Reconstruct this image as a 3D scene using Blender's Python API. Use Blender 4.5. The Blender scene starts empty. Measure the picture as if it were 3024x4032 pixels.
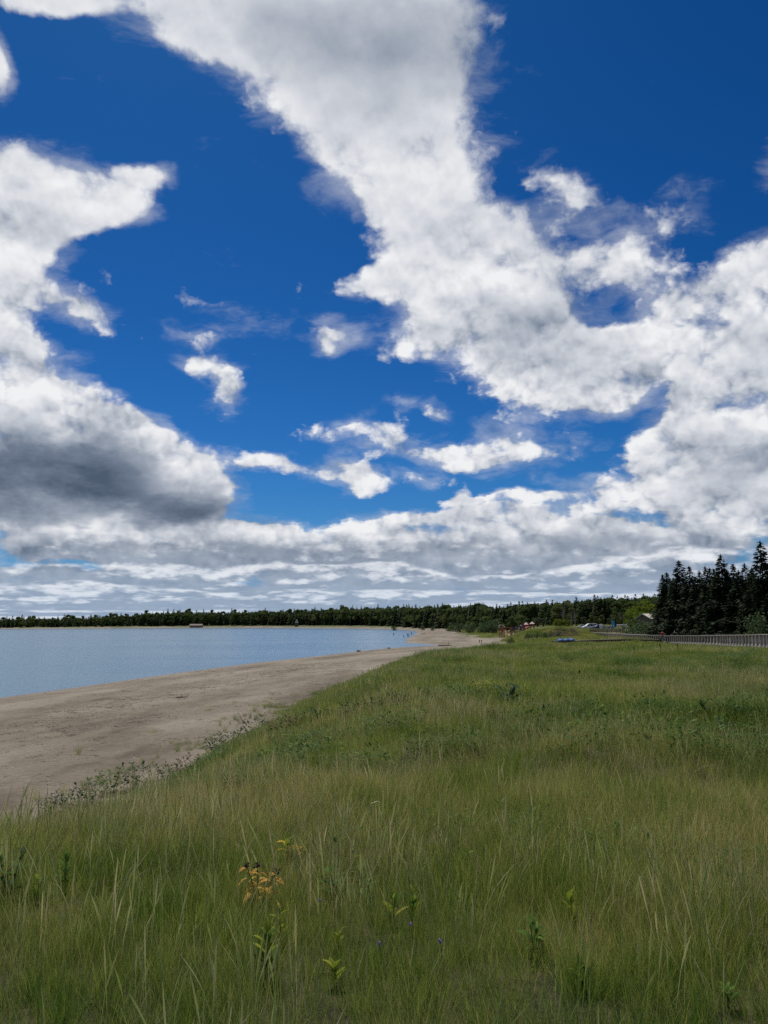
import bpy, bmesh, math, random
import numpy as np
from mathutils import Vector, Matrix, noise as mnoise

C = bpy.context.scene.collection
rad = math.radians

# ------------------------------------------------------------------ camera
FPX = 3000.0                    # focal length in pixels of the 3024 x 4032 photograph
PITCH = math.atan(433.0 / FPX)
ROLL = 0.0053
EYE = Vector((0.0, 0.0, 7.0))   # metres above the lake
_f = Vector((0, math.cos(PITCH), math.sin(PITCH)))
_u0 = Vector((0, -math.sin(PITCH), math.cos(PITCH)))
_r0 = Vector((1, 0, 0))
_r = (_r0 * math.cos(ROLL) - _u0 * math.sin(ROLL))
_u = (_r0 * math.sin(ROLL) + _u0 * math.cos(ROLL))

def ray(px, py):
    """direction seen at a pixel of the photograph"""
    return (_f + _r * ((px - 1512.0) / FPX) + _u * ((2016.0 - py) / FPX)).normalized()

def at_z(px, py, z):
    d = ray(px, py)
    t = (z - EYE.z) / d.z
    return EYE + d * t

def at_y(px, py, y):
    d = ray(px, py)
    return EYE + d * (y / d.y)

cam_data = bpy.data.cameras.new("camera")
cam_data.sensor_fit = 'VERTICAL'
cam_data.sensor_height = 36.0
cam_data.lens = 36.0 * FPX / 4032.0
cam_data.clip_start = 0.05
cam_data.clip_end = 20000.0
cam = bpy.data.objects.new("camera", cam_data)
C.objects.link(cam)
m = Matrix((_r, _u, -_f)).transposed().to_4x4()
m.translation = EYE
cam.matrix_world = m
bpy.context.scene.camera = cam

bpy.context.scene.cycles.use_denoising = False
bpy.context.scene.cycles.sample_clamp_direct = 2.5
bpy.context.scene.cycles.sample_clamp_indirect = 4.0
# ------------------------------------------------------------------ exposure
vs = bpy.context.scene.view_settings
vs.view_transform = 'Standard'
vs.look = 'None'
vs.exposure = 0.0
vs.gamma = 1.0
vs.use_curve_mapping = False

# ------------------------------------------------------------------ node helper
class NT:
    """small expression helper round a node tree"""
    def __init__(self, tree):
        self.t = tree
        self.N = tree.nodes
        self.L = tree.links
    def put(self, sock, v):
        if isinstance(v, bpy.types.NodeSocket):
            self.L.new(v, sock)
        elif v is not None:
            sock.default_value = v
    def math(self, op, a, b=None, c=None, clamp=False):
        n = self.N.new('ShaderNodeMath'); n.operation = op; n.use_clamp = clamp
        for i, v in enumerate((a, b, c)):
            if v is not None:
                self.put(n.inputs[i], v)
        return n.outputs[0]
    def vmath(self, op, a, b=None, s=None):
        n = self.N.new('ShaderNodeVectorMath'); n.operation = op
        self.put(n.inputs[0], a)
        if b is not None: self.put(n.inputs[1], b)
        if s is not None: self.put(n.inputs['Scale'], s)
        return n.outputs['Value'] if op in ('LENGTH', 'DOT_PRODUCT', 'DISTANCE') else n.outputs[0]
    def sep(self, v):
        n = self.N.new('ShaderNodeSeparateXYZ'); self.put(n.inputs[0], v); return n.outputs
    def comb(self, x, y, z):
        n = self.N.new('ShaderNodeCombineXYZ')
        for i, v in enumerate((x, y, z)): self.put(n.inputs[i], v)
        return n.outputs[0]
    def smooth(self, v, lo, hi, a=0.0, b=1.0, kind='SMOOTHSTEP'):
        n = self.N.new('ShaderNodeMapRange'); n.interpolation_type = kind
        n.inputs['From Min'].default_value = lo; n.inputs['From Max'].default_value = hi
        n.inputs['To Min'].default_value = a; n.inputs['To Max'].default_value = b
        self.put(n.inputs['Value'], v); return n.outputs['Result']
    def noise(self, v, scale, detail=4, rough=0.55, lac=2.0, dist=0.0, dims='3D', col=False):
        n = self.N.new('ShaderNodeTexNoise'); n.noise_dimensions = dims
        self.put(n.inputs['Vector'], v)
        n.inputs['Scale'].default_value = scale; n.inputs['Detail'].default_value = detail
        n.inputs['Roughness'].default_value = rough; n.inputs['Lacunarity'].default_value = lac
        n.inputs['Distortion'].default_value = dist
        return n.outputs['Color'] if col else n.outputs['Fac']
    def voronoi(self, v, scale, detail=2, rough=0.5, smooth=0.4, dims='2D'):
        n = self.N.new('ShaderNodeTexVoronoi'); n.voronoi_dimensions = dims; n.feature = 'SMOOTH_F1'
        self.put(n.inputs['Vector'], v)
        n.inputs['Scale'].default_value = scale; n.inputs['Detail'].default_value = detail
        n.inputs['Roughness'].default_value = rough; n.inputs['Smoothness'].default_value = smooth
        return n.outputs['Distance']
    def mix(self, f, a, b):
        n = self.N.new('ShaderNodeMix'); n.data_type = 'RGBA'
        self.put(n.inputs['Factor'], f)
        self.put(n.inputs[6], a); self.put(n.inputs[7], b)
        return n.outputs[2]
    def ramp(self, f, stops, interp='LINEAR'):
        n = self.N.new('ShaderNodeValToRGB'); cr = n.color_ramp; cr.interpolation = interp
        while len(cr.elements) < len(stops): cr.elements.new(0.5)
        for e, (p, c) in zip(cr.elements, stops):
            e.position = p; e.color = (*c[:3], 1.0)
        self.put(n.inputs[0], f); return n.outputs[0]

def c4(r, g, b): return (r, g, b, 1.0)
def srgb(r, g, b):
    def f(v):
        v /= 255.0
        return v / 12.92 if v <= 0.04045 else ((v + 0.055) / 1.055) ** 2.4
    return (f(r), f(g), f(b), 1.0)

# ------------------------------------------------------------------ sky and sun
SUN_EL, SUN_AZ = rad(60), rad(-20)         # high, ahead of the camera and a little left
world = bpy.data.worlds.new("World")
bpy.context.scene.world = world
world.use_nodes = True
W = NT(world.node_tree)
W.N.clear()
w_out = W.N.new('ShaderNodeOutputWorld')
w_bg = W.N.new('ShaderNodeBackground')
SKY_K = 0.10
w_bg.inputs['Strength'].default_value = SKY_K
W.L.new(w_bg.outputs[0], w_out.inputs[0])
w_tc = W.N.new('ShaderNodeTexCoord')
D0 = w_tc.outputs['Generated']
w_sky = W.N.new('ShaderNodeTexSky')
w_sky.sky_type = 'NISHITA'
w_sky.sun_disc = False
w_sky.sun_elevation = SUN_EL
w_sky.sun_rotation = SUN_AZ
w_sky.altitude = 0
w_sky.air_density = 1.0
w_sky.dust_density = 0.3
w_sky.ozone_density = 3.0
dx, dy, dz = W.sep(D0)
zc = W.math('MAXIMUM', dz, 0.0)
W.L.new(W.comb(dx, dy, W.math('MAXIMUM', dz, 0.09)), w_sky.inputs[0])
# stereographic chart of the sky round the point of the horizon ahead (conformal)
k = W.math('DIVIDE', 2.0, W.math('ADD', 1.02, dy))
P0 = W.comb(W.math('MULTIPLY', dx, k), W.math('MULTIPLY', dz, k), 0.0)
# the cloud deck as a flat layer: seen foreshortened towards the horizon
kq = W.math('DIVIDE', 1.0, W.math('ADD', zc, 0.32))
Q = W.comb(W.math('MULTIPLY', dx, kq), W.math('MULTIPLY', dy, kq), 0.0)
# drifting edges
wn1 = W.vmath('SUBTRACT', W.noise(Q, 2.6, 4, 0.6, col=True), (0.5, 0.5, 0.5))
wn2 = W.vmath('SUBTRACT', W.noise(Q, 11.0, 4, 0.6, col=True), (0.5, 0.5, 0.5))
P = W.vmath('ADD', P0, W.vmath('MULTIPLY', wn1, (0.10, 0.085, 0.0)))
P = W.vmath('ADD', P, W.vmath('MULTIPLY', wn2, (0.030, 0.024, 0.0)))

def chart(X, Y):
    """point of the chart for a direction (given as disp pixels of the photograph)"""
    s = 3024.0 / 1659.0
    d = ray(X * s, Y * s)
    kk = 2.0 / (1.02 + d.y)
    return Vector((d.x * kk, d.z * kk))

def blobs(vec, items, grad='SPHERICAL'):
    acc = None
    for it in items:
        X, Y, rx, ry, w = it[:5]
        a = rad(it[5]) if len(it) > 5 else 0.0
        c = chart(X, Y)
        ca, sa = math.cos(a), math.sin(a)
        e1 = (chart(X + rx * ca, Y - rx * sa) - chart(X - rx * ca, Y + rx * sa)) * 0.5
        e2 = (chart(X + ry * sa, Y + ry * ca) - chart(X - ry * sa, Y - ry * ca)) * 0.5
        mp = W.N.new('ShaderNodeMapping'); mp.vector_type = 'TEXTURE'
        mp.inputs['Location'].default_value = (c.x, c.y, 0)
        mp.inputs['Rotation'].default_value = (0, 0, math.atan2(e1.y, e1.x))
        mp.inputs['Scale'].default_value = (e1.length, e2.length, 1)
        W.L.new(vec, mp.inputs['Vector'])
        g = W.N.new('ShaderNodeTexGradient'); g.gradient_type = grad
        W.L.new(mp.outputs[0], g.inputs[0])
        acc = W.math('MULTIPLY_ADD', g.outputs[1], w, acc if acc is not None else 0.0)
    return acc

COVER = [  # cloud masses: centre, radii, weight, tilt  (disp pixels)
    (560, 10, 420, 190, 1.7), (820, 60, 300, 260, 1.7), (650, 200, 430, 160, 1.4, -30), (880, 300, 260, 190, 1.4),
    (930, 470, 330, 170, 1.4, -25), (1050, 610, 300, 200, 1.6), (1120, 750, 330, 150, 1.5, -12), (1230, 820, 260, 120, 1.2), (1320, 790, 120, 120, .7),
    (800, 605, 120, 60, 1.0), (860, 770, 90, 60, .7),
    (120, 0, 190, 45, 1.3, -8), (-10, 110, 60, 130, 1.5),
    (60, 390, 330, 130, 1.7, -8), (190, 450, 220, 90, 1.2, 15), (320, 365, 90, 38, 1.0, -12), (60, 520, 210, 90, 1.3),
    (165, 655, 150, 62, 1.3, -32), (20, 620, 130, 90, 1.2), (-20, 740, 190, 140, 1.6),
    (60, 860, 240, 170, 1.7), (200, 900, 200, 110, 1.3, -20), (290, 965, 170, 100, 1.3, -20), (410, 1030, 170, 110, 1.4, -25), (120, 1060, 480, 130, 1.8),
    (480, 640, 180, 40, .58, -8), (530, 690, 180, 44, .60, -14), (450, 712, 150, 30, .52, -4), (440, 775, 120, 62, 1.1, -22), (490, 860, 100, 56, 1.0, 10), (500, 815, 50, 60, .6), (735, 728, 95, 70, 1.0, 10), (720, 770, 50, 40, .6),
    (560, 1000, 110, 30, .75, -10), (690, 1022, 190, 46, 1.0, -10), (780, 1025, 95, 66, .85), (740, 930, 190, 44, .74),
    (915, 1030, 85, 30, .95), (900, 968, 250, 44, .92, -3), (1060, 985, 180, 66, .9), (1100, 932, 130, 62, .95, -10), (880, 885, 90, 36, .6), (945, 900, 50, 40, .7), (1090, 1082, 180, 26, .9),
    (1250, 960, 80, 50, .5), (1000, 1090, 80, 16, .7),
    (1200, 375, 120, 66, .9, -15), (1240, 440, 120, 60, .7), (1350, 520, 150, 110, .85, 15), (1490, 440, 120, 100, .72), (1420, 610, 180, 110, .95), (1380, 740, 110, 90, .75),
    (1640, 560, 130, 110, 1.4), (1690, 330, 60, 110, .8), (1580, 720, 230, 160, 1.6), (1660, 880, 290, 190, 1.9), (1500, 910, 170, 85, 1.4, 20), (1400, 975, 130, 60, 1.1), (1420, 1045, 330, 66, 1.3, 3), (1640, 1050, 300, 110, 1.6),
    (300, 1180, 520, 95, 1.7), (850, 1205, 470, 120, 1.9), (1280, 1170, 560, 110, 1.8), (560, 1190, 130, 70, .9), (760, 1130, 110, 40, .5), (1040, 1125, 140, 40, .5),
]
DARK = [  # grey bellies of the thick masses
    (20, 1010, 380, 150, .80), (250, 1065, 330, 110, .72, -6), (440, 1105, 190, 70, .62), (60, 1125, 190, 50, .3), (230, 950, 120, 120, .40),
    (830, 110, 340, 200, .46), (600, 60, 330, 160, .18), (1160, 740, 270, 150, .42), (1010, 90, 150, 170, .20), (1230, 560, 130, 170, .26), (960, 480, 160, 110, .12),
    (480, 1200, 420, 50, .66), (800, 1208, 360, 48, .62), (1150, 1200, 440, 58, .45), (1500, 1160, 420, 70, .42), (120, 1200, 330, 44, .5),
    (250, 1248, 480, 20, .6), (560, 1245, 150, 16, .5), (900, 1262, 400, 16, .35), (150, 1285, 420, 12, .4), (1300, 1262, 420, 30, .35),
    (1620, 1000, 280, 130, .42), (1450, 860, 140, 110, .24), (1620, 760, 150, 120, .20), (90, 480, 190, 90, .2), (60, 720, 120, 80, .15),
]
cov = W.math('MINIMUM', W.math('MULTIPLY', blobs(P, COVER), 0.92), 1.0)
# beyond the view: broken cumulus of the same kind, and a deck that closes towards the horizon
wide = W.smooth(W.noise(Q, 1.3, 3, 0.5), 0.42, 0.62)
behind = W.smooth(dy, 0.55, 0.2)
cov = W.math('MAXIMUM', cov, W.math('MULTIPLY', wide, behind))
low = W.smooth(dz, 0.095, 0.050)
cov = W.math('MAXIMUM', cov, W.math('MULTIPLY', low, 0.95))
dark = blobs(P, DARK)

# billows and wisps
nb = W.noise(Q, 5.5, 10, 0.66)
nl = W.noise(Q, 5.5, 2, 0.5)
nv = W.voronoi(W.vmath('ADD', Q, W.vmath('SCALE', wn1, s=0.12)), 6.5, 2.0, 0.5, 0.5)
den = W.math('MULTIPLY_ADD', W.math('SUBTRACT', nb, 0.5), 1.25, cov)
den = W.math('MULTIPLY_ADD', W.math('SUBTRACT', 0.38, nv), 0.25, den)
ne = W.noise(W.vmath('ADD', P0, W.vmath('SCALE', wn2, s=0.05)), 15.0, 8, 0.64)
den = W.math('MULTIPLY_ADD', W.math('SUBTRACT', ne, 0.5), W.math('MULTIPLY_ADD', cov, -0.5, 1.3), den)
alpha = W.smooth(den, 0.20, 0.88)
# relief: the same billows a step towards the sun (up)
Pq2 = W.vmath('MULTIPLY', Q, (0.955, 0.955, 1.0))
nl2 = W.noise(Pq2, 5.5, 2, 0.5)
nv2 = W.voronoi(W.vmath('ADD', Pq2, W.vmath('SCALE', wn1, s=0.12)), 6.5, 2.0, 0.5, 0.5)
rel = W.math('ADD', W.math('MULTIPLY', W.math('SUBTRACT', nl, nl2), 0.9), W.math('MULTIPLY', W.math('SUBTRACT', nv2, nv), 0.28))
rel = W.math('MULTIPLY_ADD', W.math('SUBTRACT', nb, nl), 0.32, rel)
rel = W.math('MULTIPLY_ADD', W.math('SUBTRACT', ne, 0.5), 0.10, rel)
# banks of cumulus stacked behind one another towards the horizon: grey flat bases, bright tops
lz = W.math('LOGARITHM', W.math('ADD', zc, 0.012), 2.718)
az = W.math('ARCTAN2', dx, dy)
b1 = W.noise(W.comb(W.math('MULTIPLY', az, 3.2), W.math('MULTIPLY', lz, 1.5), 0.0), 1.0, 3, 0.5)
b2 = W.noise(W.comb(W.math('MULTIPLY', az, 26.0), W.math('MULTIPLY', lz, 6.0), 3.0), 1.0, 5, 0.6)
ph = W.math('MULTIPLY_ADD', b1, 2.6, W.math('MULTIPLY', lz, 1.9))
ph = W.math('MULTIPLY_ADD', b2, 0.55, ph)
saw = W.math('FRACT', ph)
rv = W.voronoi(W.comb(W.math('MULTIPLY', az, 20.0), W.math('MULTIPLY', lz, 4.0), 0.0), 1.0, 3.0, 0.55, 0.25)
topb = W.math('MULTIPLY_ADD', W.math('SUBTRACT', b2, 0.5), 1.2, saw)
topb = W.math('MULTIPLY_ADD', W.math('SUBTRACT', 0.62, rv), 0.85, topb)
rowb = W.math('MULTIPLY_ADD', W.math('MULTIPLY', W.smooth(topb, 0.12, 0.85), W.smooth(saw, 1.0, 0.84)), 0.54, 0.44)
rowb = W.math('MULTIPLY_ADD', W.math('SUBTRACT', b2, 0.5), 0.22, rowb)
rowf = W.math('MULTIPLY', W.smooth(dz, 0.135, 0.055), W.smooth(dz, -0.01, 0.012, 0.5, 1.0))
# cauliflower puffs of the lower cumulus
puff = W.math('MULTIPLY', W.smooth(dz, 0.60, 0.26, 0.25, 1.0), W.smooth(dz, 0.03, 0.10, 0.15, 1.0))
Pp = W.vmath('ADD', P0, W.vmath('SCALE', wn2, s=0.022))
pv = W.voronoi(Pp, 15.0, 3.4, 0.58, 0.22)
pv2 = W.voronoi(W.vmath('ADD', Pp, (0.002, 0.013, 0.0)), 15.0, 3.4, 0.58, 0.22)
den = W.math('MULTIPLY_ADD', W.math('MINIMUM', dark, 0.8), 0.55, den)
den = W.math('MULTIPLY_ADD', W.math('SUBTRACT', 0.66, pv), W.math('MULTIPLY', puff, W.math('MULTIPLY_ADD', cov, -0.55, 0.95)), den)
wis = W.noise(W.vmath('ADD', W.vmath('MULTIPLY', P0, (7.0, 17.0, 1.0)), W.vmath('SCALE', wn1, s=1.6)), 1.0, 7, 0.66)
veil = W.math('MULTIPLY', W.smooth(W.math('MULTIPLY_ADD', W.math('SUBTRACT', wis, 0.5), 2.0, cov), 0.22, 1.0), 0.45)
alpha = W.math('MAXIMUM', W.smooth(den, 0.24, 0.74), veil)
prel = W.math('MULTIPLY', W.math('MULTIPLY', W.math('SUBTRACT', pv2, pv), W.smooth(den, 0.6, 1.5, 1.1, 0.26)), puff)
rel = W.math('ADD', rel, prel)
rowb = W.math('MULTIPLY_ADD', prel, 0.55, rowb)
thick = W.smooth(den, 0.7, 1.6)
br = W.math('MULTIPLY_ADD', thick, -0.08, 0.80)
br = W.math('MULTIPLY_ADD', W.smooth(den, 0.45, 0.9), 0.07, br)
br = W.math('MULTIPLY_ADD', rel, W.smooth(dark, 0.0, 0.8, 0.50, 0.18), br)
br = W.math('SUBTRACT', br, W.math('MULTIPLY', dark, W.math('MULTIPLY_ADD', nb, 0.9, 0.35)))
br = W.math('ADD', W.math('MULTIPLY', br, W.math('SUBTRACT', 1.0, rowf)), W.math('MULTIPLY', rowb, rowf))
ccol = W.ramp(br, [(0.0, srgb(78, 92, 112)), (0.25, srgb(112, 125, 144)), (0.5, srgb(158, 167, 181)), (0.75, srgb(205, 209, 217)), (1.0, srgb(240, 241, 243))])
ccol = W.mix(W.smooth(dz, 0.11, 0.015, 0.0, 0.38), ccol, srgb(150, 181, 214))
ccol = W.vmath('SCALE', ccol, s=1.0 / SKY_K)
sr, sg, sb = W.sep(W.vmath('SCALE', w_sky.outputs[0], s=0.1))
tint = W.comb(W.math('MULTIPLY', W.math('POWER', sr, 2.46), 5.0), W.math('MULTIPLY', W.math('POWER', sg, 1.55), 5.2), W.math('MULTIPLY', W.math('POWER', sb, 1.5), 7.6))
skyc = W.mix(alpha, tint, ccol)
# under the horizon: an even dull ground tone
skyc = W.mix(W.smooth(dz, -0.012, -0.03), skyc, c4(1.5, 1.5, 1.4))
W.L.new(skyc, w_bg.inputs['Color'])
world.cycles.sampling_method = 'MANUAL'
world.cycles.sample_map_resolution = 512

sun_d = bpy.data.lights.new("sun", 'SUN')
sun_d.energy = 4.2
sun_d.angle = rad(12)
sun_d.color = (1.0, 0.95, 0.87)
sun = bpy.data.objects.new("sun", sun_d)
C.objects.link(sun)
sv = Vector((math.sin(SUN_AZ) * math.cos(SUN_EL), math.cos(SUN_AZ) * math.cos(SUN_EL), math.sin(SUN_EL)))
sun.rotation_euler = sv.to_track_quat('Z', 'Y').to_euler()
# ------------------------------------------------------------------ scene helpers
rng = np.random.default_rng(7)
random.seed(11)

def tag(o, label=None, cat=None, group=None, kind=None):
    if label: o['label'] = label
    if cat: o['category'] = cat
    if group: o['group'] = group
    if kind: o['kind'] = kind
    return o

def new_mat(name):
    m_ = bpy.data.materials.new(name); m_.use_nodes = True
    n = NT(m_.node_tree)
    b = next(x for x in n.N if x.type == 'BSDF_PRINCIPLED')
    return m_, n, b

def plain(name, col, rough=0.7, var=0.25, scale=6.0, metal=0.0, bump=0.0):
    """a surface of one colour with some wear and grain of its own"""
    m_, n, b = new_mat(name)
    tc = n.N.new('ShaderNodeTexCoord')
    f = n.noise(tc.outputs['Object'], scale, 5, 0.6)
    lo = [c * (1 - var) for c in col[:3]]; hi = [min(1, c * (1 + var)) for c in col[:3]]
    n.L.new(n.ramp(f, [(0.3, lo), (0.7, hi)]), b.inputs['Base Color'])
    b.inputs['Roughness'].default_value = rough
    b.inputs['Metallic'].default_value = metal
    if bump:
        bp = n.N.new('ShaderNodeBump'); bp.inputs['Strength'].default_value = bump
        n.L.new(f, bp.inputs['Height']); n.L.new(bp.outputs[0], b.inputs['Normal'])
    return m_

def mesh_from(name, V, F, mats=(), smooth=False, attrs=None, fmat=None):
    me = bpy.data.meshes.new(name)
    V = np.asarray(V, dtype=np.float32).reshape(-1, 3)
    if isinstance(F, np.ndarray):
        nf, k_ = F.shape
        me.vertices.add(len(V)); me.vertices.foreach_set('co', V.ravel())
        me.loops.add(nf * k_); me.loops.foreach_set('vertex_index', F.astype(np.int32).ravel())
        me.polygons.add(nf)
        me.polygons.foreach_set('loop_start', np.arange(0, nf * k_, k_, dtype=np.int32))
        me.update(calc_edges=True); me.validate()
    else:
        me.from_pydata([tuple(v) for v in V], [], [tuple(f) for f in F]); me.update()
    for mm in mats: me.materials.append(mm)
    if fmat is not None: me.polygons.foreach_set('material_index', np.asarray(fmat, dtype=np.int32))
    if smooth: me.polygons.foreach_set('use_smooth', np.ones(len(me.polygons), dtype=bool))
    for an, av in (attrs or {}).items():
        a = me.attributes.new(an, 'FLOAT', 'POINT'); a.data.foreach_set('value', np.asarray(av, dtype=np.float32))
    return me

def obj(name, me, parent=None, loc=None, rot=None):
    o = bpy.data.objects.new(name, me)
    C.objects.link(o)
    if parent: o.parent = parent
    if loc is not None: o.location = loc
    if rot is not None: o.rotation_euler = rot
    return o

def empty(name, loc, rz=0.0):
    o = bpy.data.objects.new(name, None); C.objects.link(o)
    o.location = loc; o.rotation_euler = (0, 0, rz); o.empty_display_size = 0.3
    return o

def copy_tree(o, parent=None):
    c = o.copy(); C.objects.link(c)
    if parent: c.parent = parent
    for ch in [x for x in KIDS.get(o.name, [])]:
        copy_tree(ch, c)
    return c
KIDS = {}
def kid(o):
    KIDS.setdefault(o.parent.name, []).append(o); return o

class MB:
    """collects simple solids into one mesh"""
    def __init__(self): self.V = []; self.F = []; self.M = []
    def add(self, vs_, fs, mi=0):
        k_ = len(self.V); self.V += [tuple(v) for v in vs_]
        self.F += [tuple(i + k_ for i in f) for f in fs]; self.M += [mi] * len(fs)
    def box(self, c, s, rz=0.0, mi=0, mat=None):
        x, y, z = (v / 2 for v in s)
        P_ = [Vector((a, b, d)) for d in (-z, z) for a, b in ((-x, -y), (x, -y), (x, y), (-x, y))]
        R_ = mat if mat is not None else Matrix.Rotation(rz, 3, 'Z')
        P_ = [R_ @ p + Vector(c) for p in P_]
        self.add(P_, [(0, 3, 2, 1), (4, 5, 6, 7), (0, 1, 5, 4), (1, 2, 6, 5), (2, 3, 7, 6), (3, 0, 4, 7)], mi)
    def bar(self, a, b, w, h, mi=0):
        a, b = Vector(a), Vector(b); d = b - a; L = d.length
        q = d.to_track_quat('X', 'Z').to_matrix()
        self.box((a + b) / 2, (L, w, h), mi=mi, mat=q)
    def tube(self, pts, rs, n=6, mi=0, cap=True):
        pts = [Vector(p) for p in pts]; k_ = len(self.V)
        if not hasattr(rs, '__len__'): rs = [rs] * len(pts)
        for i, p in enumerate(pts):
            d = (pts[min(i + 1, len(pts) - 1)] - pts[max(i - 1, 0)]).normalized()
            q = d.to_track_quat('Z', 'Y').to_matrix()
            for j in range(n):
                a = 2 * math.pi * j / n
                self.V.append(tuple(p + q @ Vector((rs[i] * math.cos(a), rs[i] * math.sin(a), 0))))
        for i in range(len(pts) - 1):
            for j in range(n):
                j2 = (j + 1) % n
                self.F.append((k_ + i * n + j, k_ + i * n + j2, k_ + (i + 1) * n + j2, k_ + (i + 1) * n + j)); self.M.append(mi)
        if cap:
            self.F.append(tuple(k_ + j for j in reversed(range(n)))); self.M.append(mi)
            e = k_ + (len(pts) - 1) * n
            self.F.append(tuple(e + j for j in range(n))); self.M.append(mi)
    def mesh(self, name, mats, smooth=False):
        if not isinstance(mats, (list, tuple)): mats = [mats]
        me = mesh_from(name, self.V, self.F, mats, smooth)
        me.polygons.foreach_set('material_index', np.asarray(self.M, dtype=np.int32))
        return me
    def build(self, name, mats, parent=None, loc=None, rot=None, smooth=False):
        return obj(name, self.mesh(name, mats, smooth), parent, loc, rot)

# value noise for the ground (numpy)
def _hash(ix, iy, seed):
    h = (ix.astype(np.int64) * 374761393 + iy.astype(np.int64) * 668265263 + seed * 1274126177) & 0xffffffff
    h = ((h ^ (h >> 13)) * 1274126177) & 0xffffffff
    return ((h ^ (h >> 16)) & 0xffff) / 65535.0
def vnoise(x, y, seed=0):
    x = np.asarray(x, dtype=np.float64); y = np.asarray(y, dtype=np.float64)
    ix, iy = np.floor(x), np.floor(y); fx, fy = x - ix, y - iy
    ux, uy = fx * fx * (3 - 2 * fx), fy * fy * (3 - 2 * fy)
    a, b = _hash(ix, iy, seed), _hash(ix + 1, iy, seed)
    c, d = _hash(ix, iy + 1, seed), _hash(ix + 1, iy + 1, seed)
    return (a * (1 - ux) + b * ux) * (1 - uy) + (c * (1 - ux) + d * ux) * uy
def fbm(x, y, oct_=4, seed=0, gain=0.5):
    s_, a, t = 0.0, 1.0, 0.0
    for i in range(oct_):
        s_ = s_ + a * vnoise(x * 2 ** i + 17.3 * i, y * 2 ** i - 9.1 * i, seed + i); t += a; a *= gain
    return s_ / t
def sstep(v, lo, hi):
    t = np.clip((v - lo) / (hi - lo), 0, 1); return t * t * (3 - 2 * t)

def poly_sd(x, y, poly):
    """signed distance to a closed polygon, positive inside"""
    x = np.asarray(x, dtype=np.float64); y = np.asarray(y, dtype=np.float64)
    d = np.full(x.shape, 1e18); ins = np.zeros(x.shape, dtype=bool)
    for (ax, ay), (bx, by) in zip(poly, poly[1:] + poly[:1]):
        ex, ey = bx - ax, by - ay
        t = np.clip(((x - ax) * ex + (y - ay) * ey) / (ex * ex + ey * ey + 1e-12), 0, 1)
        d = np.minimum(d, (x - ax - t * ex) ** 2 + (y - ay - t * ey) ** 2)
        if ay != by:
            cr = ((ay > y) != (by > y)) & (x < (bx - ax) * (y - ay) / (by - ay) + ax)
            ins ^= cr
    return np.sqrt(d) * np.where(ins, 1, -1)

# ------------------------------------------------------------------ lie of the land
def w2(px, py, z=0.0):
    p = at_z(px, py, z); return (p.x, p.y)
LAKE = [(-95, -250), (-60, -60), (-45, 0)] + [w2(*p) for p in (
    (0, 2747), (419, 2689), (838, 2630), (1258, 2583), (1500, 2556), (1606, 2547), (1696, 2543.5), (1750, 2542),
    (1696, 2537.5), (1640, 2534), (1606, 2532), (1598, 2523), (1603, 2513), (1622, 2504), (1647, 2492), (1628, 2485), (1563, 2479), (1382, 2475.2), (1141, 2473.7),
    (900, 2472.5), (450, 2474.6), (0, 2477))] + [(-1300, 950), (-4000, 300), (-4000, -2500), (-400, -900)]
DUNE = [(-70, -250), (-38, -60), (-24, -10)] + [w2(px, py, 1.5) for px, py in (
    (-500, 3700), (0, 3345), (182, 3235), (365, 3150), (547, 3062), (784, 2945), (911, 2880), (1000, 2835), (1094, 2775), (1276, 2706), (1458, 2653), (1640, 2612),
    (1823, 2562), (1900, 2546), (1960, 2530))] + [(38, 222), (40, 262), (50, 300), (60, 380), (400, 400), (700, 0), (400, -400)]
F_PX = [-900, 0, 400, 900, 1300, 1500, 1700, 1850, 1950, 2080, 2300, 2500, 2700, 3300]
F_D = [1080, 1085, 1105, 1115, 960, 860, 640, 500, 400, 345, 330, 330, 330, 330]
T_PX = [-900, 0, 250, 400, 700, 900, 1000, 1200, 1400, 1500, 1700, 1830, 1900, 2000, 2105, 2230, 2350, 2500, 2700, 3300]
T_Y = [2436, 2434, 2430, 2426, 2406, 2408, 2405, 2400, 2393, 2390, 2386, 2384, 2373, 2374, 2362, 2358, 2342, 2340, 2330, 2330]
def front_d(px): return np.interp(px, F_PX, F_D)
def horizon_y(px): return 2449.0 - (np.asarray(px) - 1512.0) * ROLL
def hill_z(px):
    D_ = front_d(px) + 150
    return np.clip(7 + (horizon_y(px) - np.interp(px, T_PX, T_Y)) / FPX * D_ - 13.5, 1.5, 14)

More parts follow.
